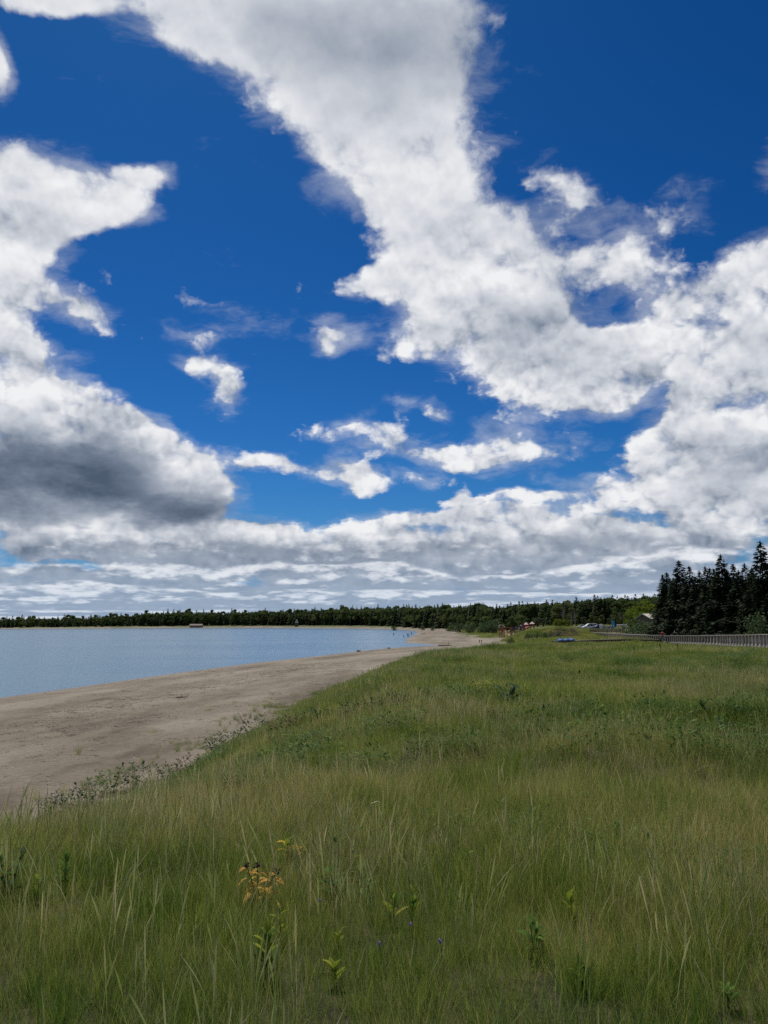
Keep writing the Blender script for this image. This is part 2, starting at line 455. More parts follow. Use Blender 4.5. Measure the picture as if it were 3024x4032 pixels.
def land(x, y):
    """height, grass cover and shore distance at plan points"""
    x = np.asarray(x, dtype=np.float64); y = np.asarray(y, dtype=np.float64)
    s = -poly_sd(x, y, LAKE)
    s = s + (fbm(x * 0.05, y * 0.05, 3, 5) - 0.5) * np.clip(np.abs(y) * 0.012, 0.3, 4)
    dd = poly_sd(x, y, DUNE)
    r = np.hypot(x, y)
    b = np.where(s > 0, 1.55 * (1 - np.exp(-np.maximum(s, 0) / 26.0)), np.maximum(-3.0, 0.035 * s))
    b = b + 0.06 * (fbm(x * 0.35, y * 0.35, 4, 9) - 0.5) * sstep(s, 1, 8)
    zt = np.interp(y, [-100, 0, 12, 40, 75, 110, 140, 190, 230, 300, 420], [5.4, 5.4, 5.3, 5.0, 4.35, 3.6, 3.05, 2.5, 2.4, 3.4, 4.2])
    zt = zt - 0.55 * sstep(x, 20, 33) * sstep(y, 35, 60) * (1 - sstep(y, 115, 160))
    hum = (fbm(x * 0.11, y * 0.11, 3, 21) - 0.5) * 0.8 + (fbm(x * 0.45, y * 0.45, 3, 22) - 0.5) * 0.48
    near = sstep(r, 0.5, 9)
    wd = np.interp(y, [0, 40, 65, 110, 200], [10.5, 11, 15, 20, 20])
    z = b + (zt + hum * near - b) * sstep(dd, -0.6, wd)
    # the mound beside the playground and the level car park behind
    mound = np.exp(-((x - 48.5) / 11.0) ** 4 - ((y - 229) / 9.5) ** 2)
    z = z + (3.1 + 0.9 * (fbm(x * 0.2, y * 0.2, 3, 83) - 0.5)) * mound
    z = z + 0.8 * np.exp(-((x - 44) / 12.0) ** 2 - ((y - 257) / 9.0) ** 2)
    flat = sstep(x, 54, 62) * sstep(y, 232, 244) * (1 - sstep(y, 320, 345)) * (1 - sstep(x, 110, 130))
    z = z * (1 - flat) + 4.2 * flat
    # wooded rise behind the bay
    with np.errstate(divide='ignore', invalid='ignore'):
        px = 1512 + FPX * np.where(y > 1, x / np.maximum(y, 1), np.sign(x) * 3)
    px = np.clip(px, -900, 3300)
    fd = front_d(px)
    back = sstep(y - fd, -40, 20) * (y > 50)
    rise = sstep(y - fd, 0, 130) * (y > 50) * sstep(s, 5, 60)
    z = z + np.maximum(hill_z(px) - 3.0, 0) * rise + 1.6 * back * sstep(s, 8, 40)
    veg = sstep(dd + (fbm(x * 0.45, y * 0.45, 3, 31) - 0.5) * 8.0 * np.clip(r / 30, 0.5, 1.6), 0.0, 5.0)
    bare = sstep(fbm(x * 0.33 + 50, y * 0.33, 3, 33), 0.60, 0.72) * (1 - sstep(dd, 10, 26))
    veg = veg * (1 - 0.35 * bare)
    bare2 = sstep(fbm(x * 1.1 + 80, y * 1.1, 2, 37), 0.68, 0.80)
    veg = veg * (1 - 0.4 * bare2)
    for cx, cy, rx, ry in ((-4.8, 30.5, 2.0, 2.6), (-2.6, 31.5, 1.6, 1.3), (1.6, 32.5, 2.2, 1.2), (-9.5, 21.5, 1.0, .8)):
        veg = veg * (1 - 0.95 * sstep(1.25 - np.hypot((x - cx) / rx, (y - cy) / ry) + (fbm(x * 1.2, y * 1.2, 3, 77) - .5) * .9, 0, .5))
    far = sstep(s + (fbm(x * 0.06, y * 0.06, 3, 41) - 0.5) * 24, 24, 34) * (y > 230) * (1 - sstep(dd, -8, 0))
    veg = np.maximum(veg, far)
    veg = np.maximum(veg * (1 - 0.55 * flat), sstep(mound, 0.06, 0.2))
    return z, veg, s, dd
def ground_z(x, y): return float(land(np.array([x]), np.array([y]))[0][0])

def hit(px, py, lift=0.0):
    """where a line of sight meets the ground"""
    d = ray(px, py)
    t = np.concatenate([np.linspace(1.5, 30, 400), np.linspace(30, 160, 600)[1:], np.linspace(160, 1200, 900)[1:]])
    X, Y, Z = EYE.x + d.x * t, EYE.y + d.y * t, EYE.z + d.z * t
    g = land(X, Y)[0] + lift
    w = np.nonzero(Z <= g)[0]
    i = w[0] if len(w) else len(t) - 1
    return Vector((X[i], Y[i], g[i] - lift))

# ------------------------------------------------------------------ ground
m_ground, n, b = new_mat("sand_and_soil")
geo = n.N.new('ShaderNodeNewGeometry'); pos = geo.outputs['Position']
def attr(nt, name):
    a = nt.N.new('ShaderNodeAttribute'); a.attribute_name = name; return a.outputs['Fac']
a_veg, a_s = attr(n, 'veg'), attr(n, 'shore')
big = n.noise(pos, 0.12, 5, 0.6)
px_, py_, pz_ = n.sep(pos)
band = n.noise(n.vmath('ADD', n.comb(n.math('MULTIPLY', a_s, 0.16), n.math('MULTIPLY', py_, 0.05), 0.0), n.vmath('SCALE', n.noise(pos, 0.25, 4, 0.6, col=True), s=0.55)), 1.0, 6, 0.66)
fine = n.noise(pos, 5.0, 6, 0.65)
grit = n.noise(pos, 34.0, 4, 0.7)
sand = n.ramp(band, [(0.32, (0.088, 0.068, 0.047)), (0.44, (0.155, 0.127, 0.093)), (0.56, (0.212, 0.180, 0.137)), (0.70, (0.265, 0.230, 0.178))])
sand = n.mix(n.smooth(fine, 0.50, 0.68, 0, 0.6), sand, c4(0.10, 0.078, 0.058))
sand = n.mix(n.smooth(grit, 0.60, 0.75, 0, 0.5), sand, c4(0.09, 0.07, 0.055))
sand = n.mix(n.smooth(grit, 0.40, 0.25, 0, 0.3), sand, c4(0.48, 0.42, 0.35))
wet = n.smooth(n.math('ADD', a_s, n.math('MULTIPLY', big, 3.0)), 4.2, 1.4)
sand = n.mix(n.math('MULTIPLY', wet, 0.65), sand, c4(0.105, 0.080, 0.062))
soil = n.ramp(n.noise(pos, 3.0, 6, 0.65), [(0.3, (0.030, 0.032, 0.013)), (0.5, (0.055, 0.052, 0.023)), (0.7, (0.105, 0.085, 0.050))])
fargr = n.ramp(n.noise(pos, 0.16, 6, 0.65), [(0.3, (0.045, 0.062, 0.022)), (0.55, (0.095, 0.110, 0.040)), (0.75, (0.20, 0.19, 0.10))])
soil = n.mix(n.smooth(py_, 60, 190), soil, fargr)
n.L.new(n.mix(n.smooth(a_veg, 0.15, 0.60), sand, soil), b.inputs['Base Color'])
n.L.new(n.math('MULTIPLY_ADD', wet, -0.45, 0.92), b.inputs['Roughness'])
b.inputs['Specular IOR Level'].default_value = 0.25
bp = n.N.new('ShaderNodeBump'); bp.inputs['Strength'].default_value = 0.9; bp.inputs['Distance'].default_value = 0.20
n.L.new(n.math('ADD', n.noise(pos, 2.6, 5, 0.6), n.math('MULTIPLY', grit, 0.10)), bp.inputs['Height'])
n.L.new(bp.outputs[0], b.inputs['Normal'])

def build_ground():
    az = np.concatenate([np.linspace(-180, -42, 60, endpoint=False), np.linspace(-42, 42, 560, endpoint=False), np.linspace(42, 180, 60, endpoint=False)])
    az = np.radians(az)
    rr = np.concatenate([[0.4], np.geomspace(0.8, 1500, 330), np.geomspace(1600, 9000, 14)])
    A, R = np.meshgrid(az, rr)
    X, Y = R * np.sin(A), R * np.cos(A)
    z, veg, s, dd = land(X.ravel(), Y.ravel())
    na, nr = len(az), len(rr)
    V = np.stack([X.ravel(), Y.ravel(), z], 1)
    i = np.arange(nr - 1)[:, None] * na; j = np.arange(na)[None, :]; j2 = (j + 1) % na
    F = np.stack([i + j, i + j2, i + na + j2, i + na + j], -1).reshape(-1, 4)
    V = np.vstack([V, [[0, 0, ground_z(0, 0)]]]); c_ = len(V) - 1
    veg = np.append(veg, 1); s = np.append(s, 40)
    me = mesh_from("ground", V, F, [m_ground], True, {'veg': veg, 'shore': s})
    o = obj("ground", me)
    # close the middle under the viewer
    Vc = np.vstack([V[:na], V[c_:c_ + 1]])
    return tag(o, "pale sandy beach rising into grass covered dunes and wooded shore", "ground", kind="structure")
build_ground()

# ------------------------------------------------------------------ water
m_water, n, b = new_mat("lake_water")
geo = n.N.new('ShaderNodeNewGeometry'); pos = geo.outputs['Position']
b.inputs['Base Color'].default_value = c4(0.075, 0.155, 0.230)
b.inputs['IOR'].default_value = 1.33
b.inputs['Roughness'].default_value = 0.22
wv = n.vmath('MULTIPLY', pos, (0.55, 1.0, 1.0))
h1 = n.noise(wv, 1.2, 5, 0.62, dist=0.4)
h2 = n.noise(wv, 0.10, 3, 0.5)
calm = n.noise(n.vmath('MULTIPLY', pos, (0.008, 0.030, 1.0)), 1.0, 3, 0.55)
bp = n.N.new('ShaderNodeBump'); bp.inputs['Distance'].default_value = 0.20
n.L.new(n.smooth(calm, 0.35, 0.65, 0.3, 1.0), bp.inputs['Strength'])
n.L.new(n.math('MULTIPLY_ADD', h2, 1.5, h1), bp.inputs['Height'])
n.L.new(bp.outputs[0], b.inputs['Normal'])
me = mesh_from("lake", [(-6000, -3000, 0), (400, -3000, 0), (400, 1500, 0), (-6000, 1500, 0)], [(0, 1, 2, 3)], [m_water])
tag(obj("water", me), "rippled blue grey lake water filling the bay", "water", kind="structure")
# ------------------------------------------------------------------ grass (nobody could count it)
def grass_mat(name, cols, transl=0.45, scale=0.22):
    m_, n, b = new_mat(name)
    geo = n.N.new('ShaderNodeNewGeometry'); pos = geo.outputs['Position']
    t = attr(n, 'tint')
    patch = n.noise(pos, scale, 3, 0.55)
    f = n.math('ADD', n.math('MULTIPLY', t, 0.80), n.math('MULTIPLY', n.math('SUBTRACT', patch, 0.5), 1.7), clamp=False)
    f = n.math('MULTIPLY_ADD', n.math('SUBTRACT', n.noise(pos, 1.1, 3, 0.6), 0.5), 1.1, f)
    f = n.math('ADD', f, 0.15)
    col = n.ramp(f, cols)
    b.inputs['Roughness'].default_value = 0.6
    b.inputs['Specular IOR Level'].default_value = 0.08
    n.L.new(col, b.inputs['Base Color'])
    tr = n.N.new('ShaderNodeBsdfTranslucent'); n.L.new(col, tr.inputs[0])
    mx = n.N.new('ShaderNodeMixShader'); mx.inputs[0].default_value = transl
    out = next(x for x in n.N if x.type == 'OUTPUT_MATERIAL')
    n.L.new(b.outputs[0], mx.inputs[1]); n.L.new(tr.outputs[0], mx.inputs[2]); n.L.new(mx.outputs[0], out.inputs[0])
    return m_
GREENS = [(0.0, (0.042, 0.108, 0.014)), (0.28, (0.120, 0.200, 0.026)), (0.52, (0.215, 0.275, 0.048)), (0.75, (0.330, 0.325, 0.090)), (1.0, (0.46, 0.39, 0.18))]
m_grass = grass_mat("grass_blades", GREENS)
m_spike = grass_mat("grass_spikes", [(0.0, (0.22, 0.28, 0.085)), (0.5, (0.34, 0.37, 0.14)), (1.0, (0.50, 0.45, 0.24))], 0.4)
m_thatch = grass_mat("dry_thatch", [(0.0, (0.12, 0.10, 0.065)), (0.5, (0.21, 0.18, 0.13)), (1.0, (0.33, 0.285, 0.21))], 0.2)
m_herb = grass_mat("herb_leaves", [(0.0, (0.030, 0.075, 0.020)), (0.5, (0.065, 0.125, 0.030)), (1.0, (0.14, 0.19, 0.04))], 0.4)

def blades(r, n_, rad_, h0, h1, w, lean, seg=4, droop=0.5, tint=(0, 1), up=0.0):
    """a clump of tapered bent blades -> V, F, tint"""
    V, F, T = [], [], []
    for _ in range(n_):
        a = r.uniform(0, 2 * math.pi); q = rad_ * math.sqrt(r.uniform())
        x, y = q * math.cos(a), q * math.sin(a)
        la = a + r.normal(0, 0.9) if rad_ < 0.2 else r.uniform(0, 2 * math.pi)
        L = r.uniform(h0, h1); ln = abs(r.normal(0, lean)) + 0.03; dr = r.uniform(0, droop)
        tw = r.uniform(0, math.pi); tx, ty = math.cos(tw), math.sin(tw)
        t = r.uniform(*tint); k_ = len(V)
        px_, py_, pz_ = x, y, -0.03 + up
        ang = ln
        ww = w * r.uniform(0.7, 1.3)
        for i in range(seg + 1):
            u = i / seg
            hw = ww * (1 - u) ** 0.7 * 0.5 if i else ww * 0.35
            if i == seg:
                V.append((px_, py_, pz_)); T.append(t)
            else:
                V += [(px_ - tx * hw, py_ - ty * hw, pz_), (px_ + tx * hw, py_ + ty * hw, pz_)]; T += [t, t]
            st = L / seg
            px_ += math.cos(la) * math.sin(ang) * st; py_ += math.sin(la) * math.sin(ang) * st; pz_ += math.cos(ang) * st
            ang += dr / seg * (1 + u)
        for i in range(seg - 1):
            o_ = k_ + 2 * i
            F += [(o_, o_ + 1, o_ + 3), (o_, o_ + 3, o_ + 2)]
        o_ = k_ + 2 * (seg - 1); F.append((o_, o_ + 1, o_ + 2))
    return V, F, T

def spikes(r, n_, rad_, h0, h1, w):
    V, F, T = [], [], []
    for _ in range(n_):
        a = r.uniform(0, 2 * math.pi); q = rad_ * math.sqrt(r.uniform())
        x, y = q * math.cos(a), q * math.sin(a)
        h = r.uniform(h0, h1); la = r.uniform(0, 6.28); ln = abs(r.normal(0, 0.10))
        t = r.uniform(); prof = [(0, .35), (.55, .3), (.68, .9), (.8, 1.0), (.92, .6), (1, .1)]
        for tw in (0, math.pi / 2):
            k_ = len(V)
            for u, ww in prof:
                b_ = ln * u * u * 1.6 + ln * u * .5
                cx, cy, cz = x + math.cos(la) * b_ * h, y + math.sin(la) * b_ * h, h * u
                hw = w * ww * 0.5
                V += [(cx - math.cos(tw) * hw, cy - math.sin(tw) * hw, cz), (cx + math.cos(tw) * hw, cy + math.sin(tw) * hw, cz)]; T += [t, t]
            for i in range(len(prof) - 1):
                o_ = k_ + 2 * i; F += [(o_, o_ + 1, o_ + 3), (o_, o_ + 3, o_ + 2)]
    return V, F, T

def herbs(r, n_, rad_, h, leaf, tint=(0, 1)):
    """low leafy stuff: many small pointed leaves on short stems"""
    V, F, T = [], [], []
    for _ in range(n_):
        a = r.uniform(0, 6.28); q = rad_ * math.sqrt(r.uniform())
        c = Vector((q * math.cos(a), q * math.sin(a), h * r.uniform(0.15, 1.0)))
        az = r.uniform(0, 6.28); el = r.uniform(-0.3, 0.9)
        d = Vector((math.cos(az) * math.cos(el), math.sin(az) * math.cos(el), math.sin(el)))
        sd = d.cross(Vector((0, 0, 1))).normalized(); L = leaf * r.uniform(.6, 1.3); W_ = L * r.uniform(.3, .45)
        nn = sd.cross(d); t = r.uniform(*tint); k_ = len(V)
        V += [tuple(c), tuple(c + d * L * .5 + sd * W_ * .5 - nn * L * .06), tuple(c + d * L - nn * L * .12), tuple(c + d * L * .5 - sd * W_ * .5 - nn * L * .06)]
        T += [t] * 4; F += [(k_, k_ + 1, k_ + 2), (k_, k_ + 2, k_ + 3)]
    return V, F, T

def variant(name, parts_, mat):
    """a mesh that is scattered; it is never linked to the scene by itself"""
    V, F, T = [], [], []
    for v, f, t in parts_:
        k_ = len(V); V += v; F += [tuple(i + k_ for i in g) for g in f]; T += t
    return bpy.data.objects.new(name, mesh_from(name, V, np.array(F), [mat], False, {'tint': T}))

def scatter(name, label, cat, pts, variants, scl, rot=None, idx=None, tilt=0.12):
    """one object of stuff: clumps standing on the given points"""
    n_ = len(pts)
    me = bpy.data.meshes.new(name); me.vertices.add(n_); me.vertices.foreach_set('co', np.asarray(pts, dtype=np.float32).ravel())
    idx = rng.integers(0, len(variants), n_) if idx is None else idx
    a = me.attributes.new('pick', 'INT', 'POINT'); a.data.foreach_set('value', idx.astype(np.int32))
    e = np.stack([rng.normal(0, tilt, n_), rng.normal(0, tilt, n_), rng.uniform(0, 6.28, n_)], 1) if rot is None else rot
    a = me.attributes.new('turn', 'FLOAT_VECTOR', 'POINT'); a.data.foreach_set('vector', e.astype(np.float32).ravel())
    scl = np.asarray(scl, dtype=np.float32)
    if scl.ndim == 1: scl = np.repeat(scl[:, None], 3, 1)
    a = me.attributes.new('size', 'FLOAT_VECTOR', 'POINT'); a.data.foreach_set('vector', scl.ravel())
    o = obj(name, me)
    g = bpy.data.node_groups.new(name + "_scatter", 'GeometryNodeTree')
    g.interface.new_socket('Geometry', in_out='INPUT', socket_type='NodeSocketGeometry')
    g.interface.new_socket('Geometry', in_out='OUTPUT', socket_type='NodeSocketGeometry')
    gi, go = g.nodes.new('NodeGroupInput'), g.nodes.new('NodeGroupOutput')
    ip = g.nodes.new('GeometryNodeInstanceOnPoints')
    jg = g.nodes.new('GeometryNodeGeometryToInstance')
    for v in reversed(variants):
        oi = g.nodes.new('GeometryNodeObjectInfo'); oi.inputs['Object'].default_value = v
        g.links.new(oi.outputs['Geometry'], jg.inputs[0])
    def named(nm, ty):
        x = g.nodes.new('GeometryNodeInputNamedAttribute'); x.data_type = ty; x.inputs[0].default_value = nm
        return x.outputs[0]
    g.links.new(gi.outputs[0], ip.inputs['Points'])
    g.links.new(jg.outputs[0], ip.inputs['Instance'])
    ip.inputs['Pick Instance'].default_value = True
    g.links.new(named('pick', 'INT'), ip.inputs['Instance Index'])
    g.links.new(named('turn', 'FLOAT_VECTOR'), ip.inputs['Rotation'])
    g.links.new(named('size', 'FLOAT_VECTOR'), ip.inputs['Scale'])
    g.links.new(ip.outputs[0], go.inputs[0])
    md = o.modifiers.new('scatter', 'NODES'); md.node_group = g
    return tag(o, label, cat, kind='stuff')

def sector(r0, r1, per_m2, a0=-31, a1=31):
    """random plan points in a ring sector ahead of the viewer"""
    A = rad(a1 - a0) * 0.5 * (r1 * r1 - r0 * r0)
    n_ = int(A * per_m2)
    r = np.sqrt(rng.uniform(r0 * r0, r1 * r1, n_)); a = np.radians(rng.uniform(a0, a1, n_))
    return r * np.sin(a), r * np.cos(a)

def keep(x, y, dens=1.0, lo=0.06):
    z, veg, s, dd = land(x, y)
    k_ = rng.uniform(size=len(x)) < np.clip(veg * dens, 0, 1)
    k_ &= veg > lo
    return np.stack([x[k_], y[k_], z[k_]], 1), dd[k_], veg[k_]

gr = np.random.default_rng(3)
fine_v = [variant("fine_tuft", [blades(gr, 30, .10, .10, .28, .0034, .30, 4, .7)], m_grass) for _ in range(3)] + \
         [variant("long_tuft", [blades(gr, 26, .09, .16, .34, .0034, .18, 4, .6)], m_grass) for _ in range(3)]
spike_v = [variant("spike_tuft", [spikes(gr, 7, .12, .22, .42, .0062)], m_spike) for _ in range(3)]
thatch_v = [variant("thatch", [blades(gr, 30, .22, .14, .42, .0042, .75, 4, 1.3)], m_thatch) for _ in range(3)]
herb_v = [variant("herb", [herbs(gr, 70, .15, .20, .045)], m_herb) for _ in range(3)]
# near: separate fine blades
x, y = sector(2.3, 15, 115, -40, 40)
x2, y2 = sector(2.3, 8, 170, -38, 38)
x, y = np.append(x, x2), np.append(y, y2)
p, dd, vg = keep(x, y)
hgt = 0.35 + 1.25 * fbm(p[:, 0] * 0.6, p[:, 1] * 0.6, 3, 51)
lng = (fbm(p[:, 0] * 0.4 + 9, p[:, 1] * 0.4, 3, 53) + rng.uniform(-.2, .2, len(p))) > 0.52
scatter("fine_grass", "fine green dune grass growing thickly in the foreground slope", "grass", p, fine_v,
        hgt * rng.uniform(.75, 1.2, len(p)) * (0.4 + 0.6 * sstep(dd, 0, 5)) * (0.90 + 0.10 * sstep(np.hypot(p[:, 0], p[:, 1]), 3, 8)), idx=rng.integers(0, 3, len(p)) + 3 * lng)
x, y = sector(2.3, 26, 26, -40, 36)
p, dd, vg = keep(x, y)
dn = fbm(p[:, 0] * 0.28 + 3, p[:, 1] * 0.28, 3, 57)
k_ = rng.uniform(size=len(p)) < sstep(dn, 0.32, 0.62)
p = p[k_]
scatter("spiked_grass", "pale straw green grass spikes standing above the finer dune grass", "grass", p, spike_v, rng.uniform(.7, 1.25, len(p)), tilt=.10)
x, y = sector(2.0, 24, 18, -40, 36)
p, dd, vg = keep(x, y, lo=.02)
dn = fbm(p[:, 0] * 0.5 + 13, p[:, 1] * 0.5, 3, 59)
k_ = rng.uniform(size=len(p)) < sstep(dn, 0.45, 0.62)
p = p[k_]
scatter("dry_thatch", "grey brown dead grass lying matted between the green tufts", "grass", p, thatch_v, rng.uniform(.7, 1.3, len(p)), tilt=.2)
x, y = sector(2.3, 30, 18, -40, 36)
p, dd, vg = keep(x, y)
dn = fbm(p[:, 0] * 0.33 + 23, p[:, 1] * 0.33, 3, 61)
k_ = rng.uniform(size=len(p)) < sstep(dn, 0.52, 0.66)
p = p[k_]
scatter("low_herbs", "low dark green vetch and herbs between the grass tufts", "ground cover", p, herb_v, rng.uniform(.7, 1.3, len(p)))
# middle: clumps
mid_v = [variant("mid_clump", [blades(gr, 60, .26, .16, .38, .0080, .32, 3, .8)], m_grass) for _ in range(4)]
mid_s = [variant("mid_spikes", [spikes(gr, 14, .30, .28, .48, .011)], m_spike) for _ in range(3)]
mid_h = [variant("mid_herb", [herbs(gr, 90, .30, .32, .075)], m_herb) for _ in range(3)]
x, y = sector(14, 48, 26, -36, 33)
p, dd, vg = keep(x, y)
sc_ = (0.35 + 1.25 * fbm(p[:, 0] * 0.4, p[:, 1] * 0.4, 3, 51)) * rng.uniform(.75, 1.2, len(p)) * (0.4 + 0.6 * sstep(dd, 0, 6))
scatter("dune_grass", "green dune grass clumps covering the middle slope above the beach", "grass", p, mid_v, sc_)
x, y = sector(20, 70, 4, -36, 33)
p, dd, vg = keep(x, y)
k_ = rng.uniform(size=len(p)) < sstep(fbm(p[:, 0] * 0.2 + 3, p[:, 1] * 0.2, 3, 57), 0.40, 0.66)
p = p[k_]
scatter("spiked_dune_grass", "pale seed spikes standing over the dune grass farther off", "grass", p, mid_s, rng.uniform(.7, 1.2, len(p)), tilt=.1)
x, y = sector(14, 90, 3.2, -36, 33)
p, dd, vg = keep(x, y)
k_ = rng.uniform(size=len(p)) < sstep(fbm(p[:, 0] * 0.16 + 23, p[:, 1] * 0.16, 3, 61), 0.50, 0.64)
p = p[k_]
scatter("meadow_herbs", "dark green low herbs in patches across the dune", "ground cover", p, mid_h, rng.uniform(.7, 1.4, len(p)))
m_weed = grass_mat("weed_leaves", [(0.0, (0.018, 0.052, 0.008)), (0.5, (0.048, 0.098, 0.014)), (1.0, (0.120, 0.165, 0.026))], 0.35)
weed_v = [variant("weed_clump", [herbs(gr, 170, .34, .40, .075)], m_weed) for _ in range(3)]
x, y = sector(9, 75, 2.6, -36, 33)
p, dd, vg = keep(x, y)
k_ = rng.uniform(size=len(p)) < .95 * sstep(fbm(p[:, 0] * 0.22 + 43, p[:, 1] * 0.22, 4, 67), 0.50, 0.68)
p = p[k_]
scatter("leafy_weeds", "dark leafy weeds in rough patches across the dune", "weeds", p, weed_v, rng.uniform(.55, 1.25, len(p)))
x, y = sector(12, 110, 1.3, -34, 12)
z, vg, s_, dd = land(x, y)
k_ = (dd > -6) & (dd < 3.5) & (vg < .5) & (s_ > 6) & (rng.uniform(size=len(x)) < sstep(fbm(x * .5, y * .5, 3, 91), .40, .66) * np.clip((dd + 6) / 6, 0.05, 1))
scatter("sparse_beach_grass", "thin scattered grass tufts straggling from the dune edge onto the sand", "grass", np.stack([x, y, z], 1)[k_], mid_v[:2] + fine_v[3:5], rng.uniform(.5, 1.1, int(k_.sum())))
# far: broad clumps
far_v = [variant("far_clump", [blades(gr, 90, .75, .20, .44, .020, .32, 2, .7)], m_grass) for _ in range(4)]
x, y = sector(46, 150, 4.2, -30, 31)
p, dd, vg = keep(x, y)
scatter("meadow_grass", "green and straw grass covering the far part of the dune", "grass", p, far_v, (0.6 + 0.7 * fbm(p[:, 0] * 0.12, p[:, 1] * 0.12, 3, 51)) * rng.uniform(.8, 1.2, len(p)) * (0.6 + 0.4 * sstep(dd, 0, 5)))
x, y = rng.uniform(33, 66, 7000), rng.uniform(206, 247, 7000)
p, dd, vg = keep(x, y, lo=.3)
scatter("mound_grass", "bright green grass covering the rounded mound beside the playground", "grass", p, far_v, rng.uniform(.9, 1.5, len(p)))
x, y = sector(150, 560, 0.22, -14, 31)
p, dd, vg = keep(x, y)
scatter("shore_grass", "pale green grass on the dunes behind the far beach", "grass", p, far_v, rng.uniform(1.2, 2.0, len(p)))
# ------------------------------------------------------------------ trees
m_bark = plain("bark", (0.075, 0.060, 0.050), 0.9, 0.4, 5, bump=0.4)
m_pale_bark = plain("pale_bark", (0.30, 0.27, 0.23), 0.85, 0.3, 5)
def leaf_mat(name, cols, transl=0.25):
    m_, n, b = new_mat(name)
    oi = n.N.new('ShaderNodeObjectInfo'); t = attr(n, 'tint')
    f = n.math('ADD', n.math('MULTIPLY', t, 0.55), n.math('MULTIPLY', oi.outputs['Random'], 0.45))
    col = n.ramp(f, cols)
    n.L.new(col, b.inputs['Base Color']); b.inputs['Roughness'].default_value = 0.6
    b.inputs['Specular IOR Level'].default_value = 0.04
    tr = n.N.new('ShaderNodeBsdfTranslucent'); n.L.new(col, tr.inputs[0])
    mx = n.N.new('ShaderNodeMixShader'); mx.inputs[0].default_value = transl
    out = next(x for x in n.N if x.type == 'OUTPUT_MATERIAL')
    n.L.new(b.outputs[0], mx.inputs[1]); n.L.new(tr.outputs[0], mx.inputs[2]); n.L.new(mx.outputs[0], out.inputs[0])
    return m_
m_spruce = leaf_mat("spruce_needles", [(0.0, (0.010, 0.018, 0.010)), (0.5, (0.020, 0.034, 0.016)), (1.0, (0.042, 0.056, 0.024))], 0.06)
m_firs = leaf_mat("fir_needles", [(0.0, (0.014, 0.027, 0.015)), (0.5, (0.027, 0.046, 0.022)), (1.0, (0.055, 0.074, 0.032))], 0.1)
m_conifer = leaf_mat("conifer_needles", [(0.0, (0.040, 0.072, 0.032)), (0.5, (0.080, 0.120, 0.050)), (1.0, (0.155, 0.180, 0.075))], 0.25)
m_broad = leaf_mat("broad_leaves", [(0.0, (0.050, 0.085, 0.026)), (0.5, (0.092, 0.132, 0.040)), (1.0, (0.160, 0.180, 0.062))], 0.3)
m_grey = leaf_mat("grey_green_leaves", [(0.0, (0.045, 0.060, 0.032)), (0.5, (0.080, 0.098, 0.052)), (1.0, (0.130, 0.140, 0.080))], 0.25)
m_yellowgreen = leaf_mat("yellow_green_leaves", [(0.0, (0.070, 0.110, 0.014)), (0.5, (0.135, 0.185, 0.022)), (1.0, (0.22, 0.25, 0.035))], 0.35)
m_rust = leaf_mat("rusty_twigs", [(0.0, (0.055, 0.040, 0.030)), (1.0, (0.12, 0.085, 0.060))], 0.1)

def conifer(r, h, R, n=420, leaf=0.55, low=0.05, power=0.8, droop=0.30, ragged=0.3, sprays=5):
    """crown faces and trunk of a conifer of height h: boughs at scattered heights, each a drooping fan of needle sprays"""
    V, F, T = [], [], []
    bias = [r.uniform(-1, 1) for _ in range(6)]
    def lump(a, u): return 1 + ragged * (math.sin(a * 2 + bias[0] * 3 + u * 9) * .35 + math.sin(a * 3 + u * 17 + bias[1] * 3) * .3 + math.sin(u * 31 + bias[2] * 3) * .35)
    for i in range(n):
        u = low + (1 - low) * (1 - math.sqrt(r.uniform(0, 1))) if i < n * .86 else r.uniform(.55, .985)
        u = min(u, .985)
        a = r.uniform(0, 6.283)
        L = (R * (1 - u) ** power + .10) * lump(a, u) * r.uniform(.72, 1.1)
        d = Vector((math.cos(a), math.sin(a), 0)); sd = Vector((-d.y, d.x, 0)); t0 = r.uniform()
        for k_ in range(sprays):
            q = r.uniform(.35, 1.0) ** .7
            z = u * h - droop * L * q * r.uniform(.6, 1.2) + .22 * droop * L * q * q
            c = d * (L * q) + sd * r.normal(0, .14 * L) + Vector((0, 0, z))
            w_ = leaf * (.35 + .65 * (1 - u)) * r.uniform(.6, 1.35)
            e = (d * r.uniform(.4, 1.0) + sd * r.normal(0, .6) + Vector((0, 0, r.uniform(-.55, .12)))).normalized()
            f_ = e.cross(Vector((r.normal(0, .5), r.normal(0, .5), 1))).normalized()
            b0 = len(V)
            V += [tuple(c - e * w_ * .5 + f_ * w_ * .34), tuple(c - e * w_ * .5 - f_ * w_ * .34), tuple(c + e * w_ * .95)]
            F.append((b0, b0 + 1, b0 + 2)); t_ = min(1, max(0, t0 * .6 + r.uniform(0, .4))); T += [t_] * 3
    for j in range(4):       # leader
        b0 = len(V); a = j * 1.57
        V += [(0, 0, h * 1.01), (math.cos(a) * .16, math.sin(a) * .16, h * .93), (math.cos(a + 2) * .16, math.sin(a + 2) * .16, h * .93)]; F.append((b0, b0 + 1, b0 + 2)); T += [.4] * 3
    tk = MB(); tk.tube([(0, 0, -.3), (0, 0, h * .5), (0, 0, h * .97)], [.012 * h + .05, .008 * h, .02], 6)
    return V, F, T, tk

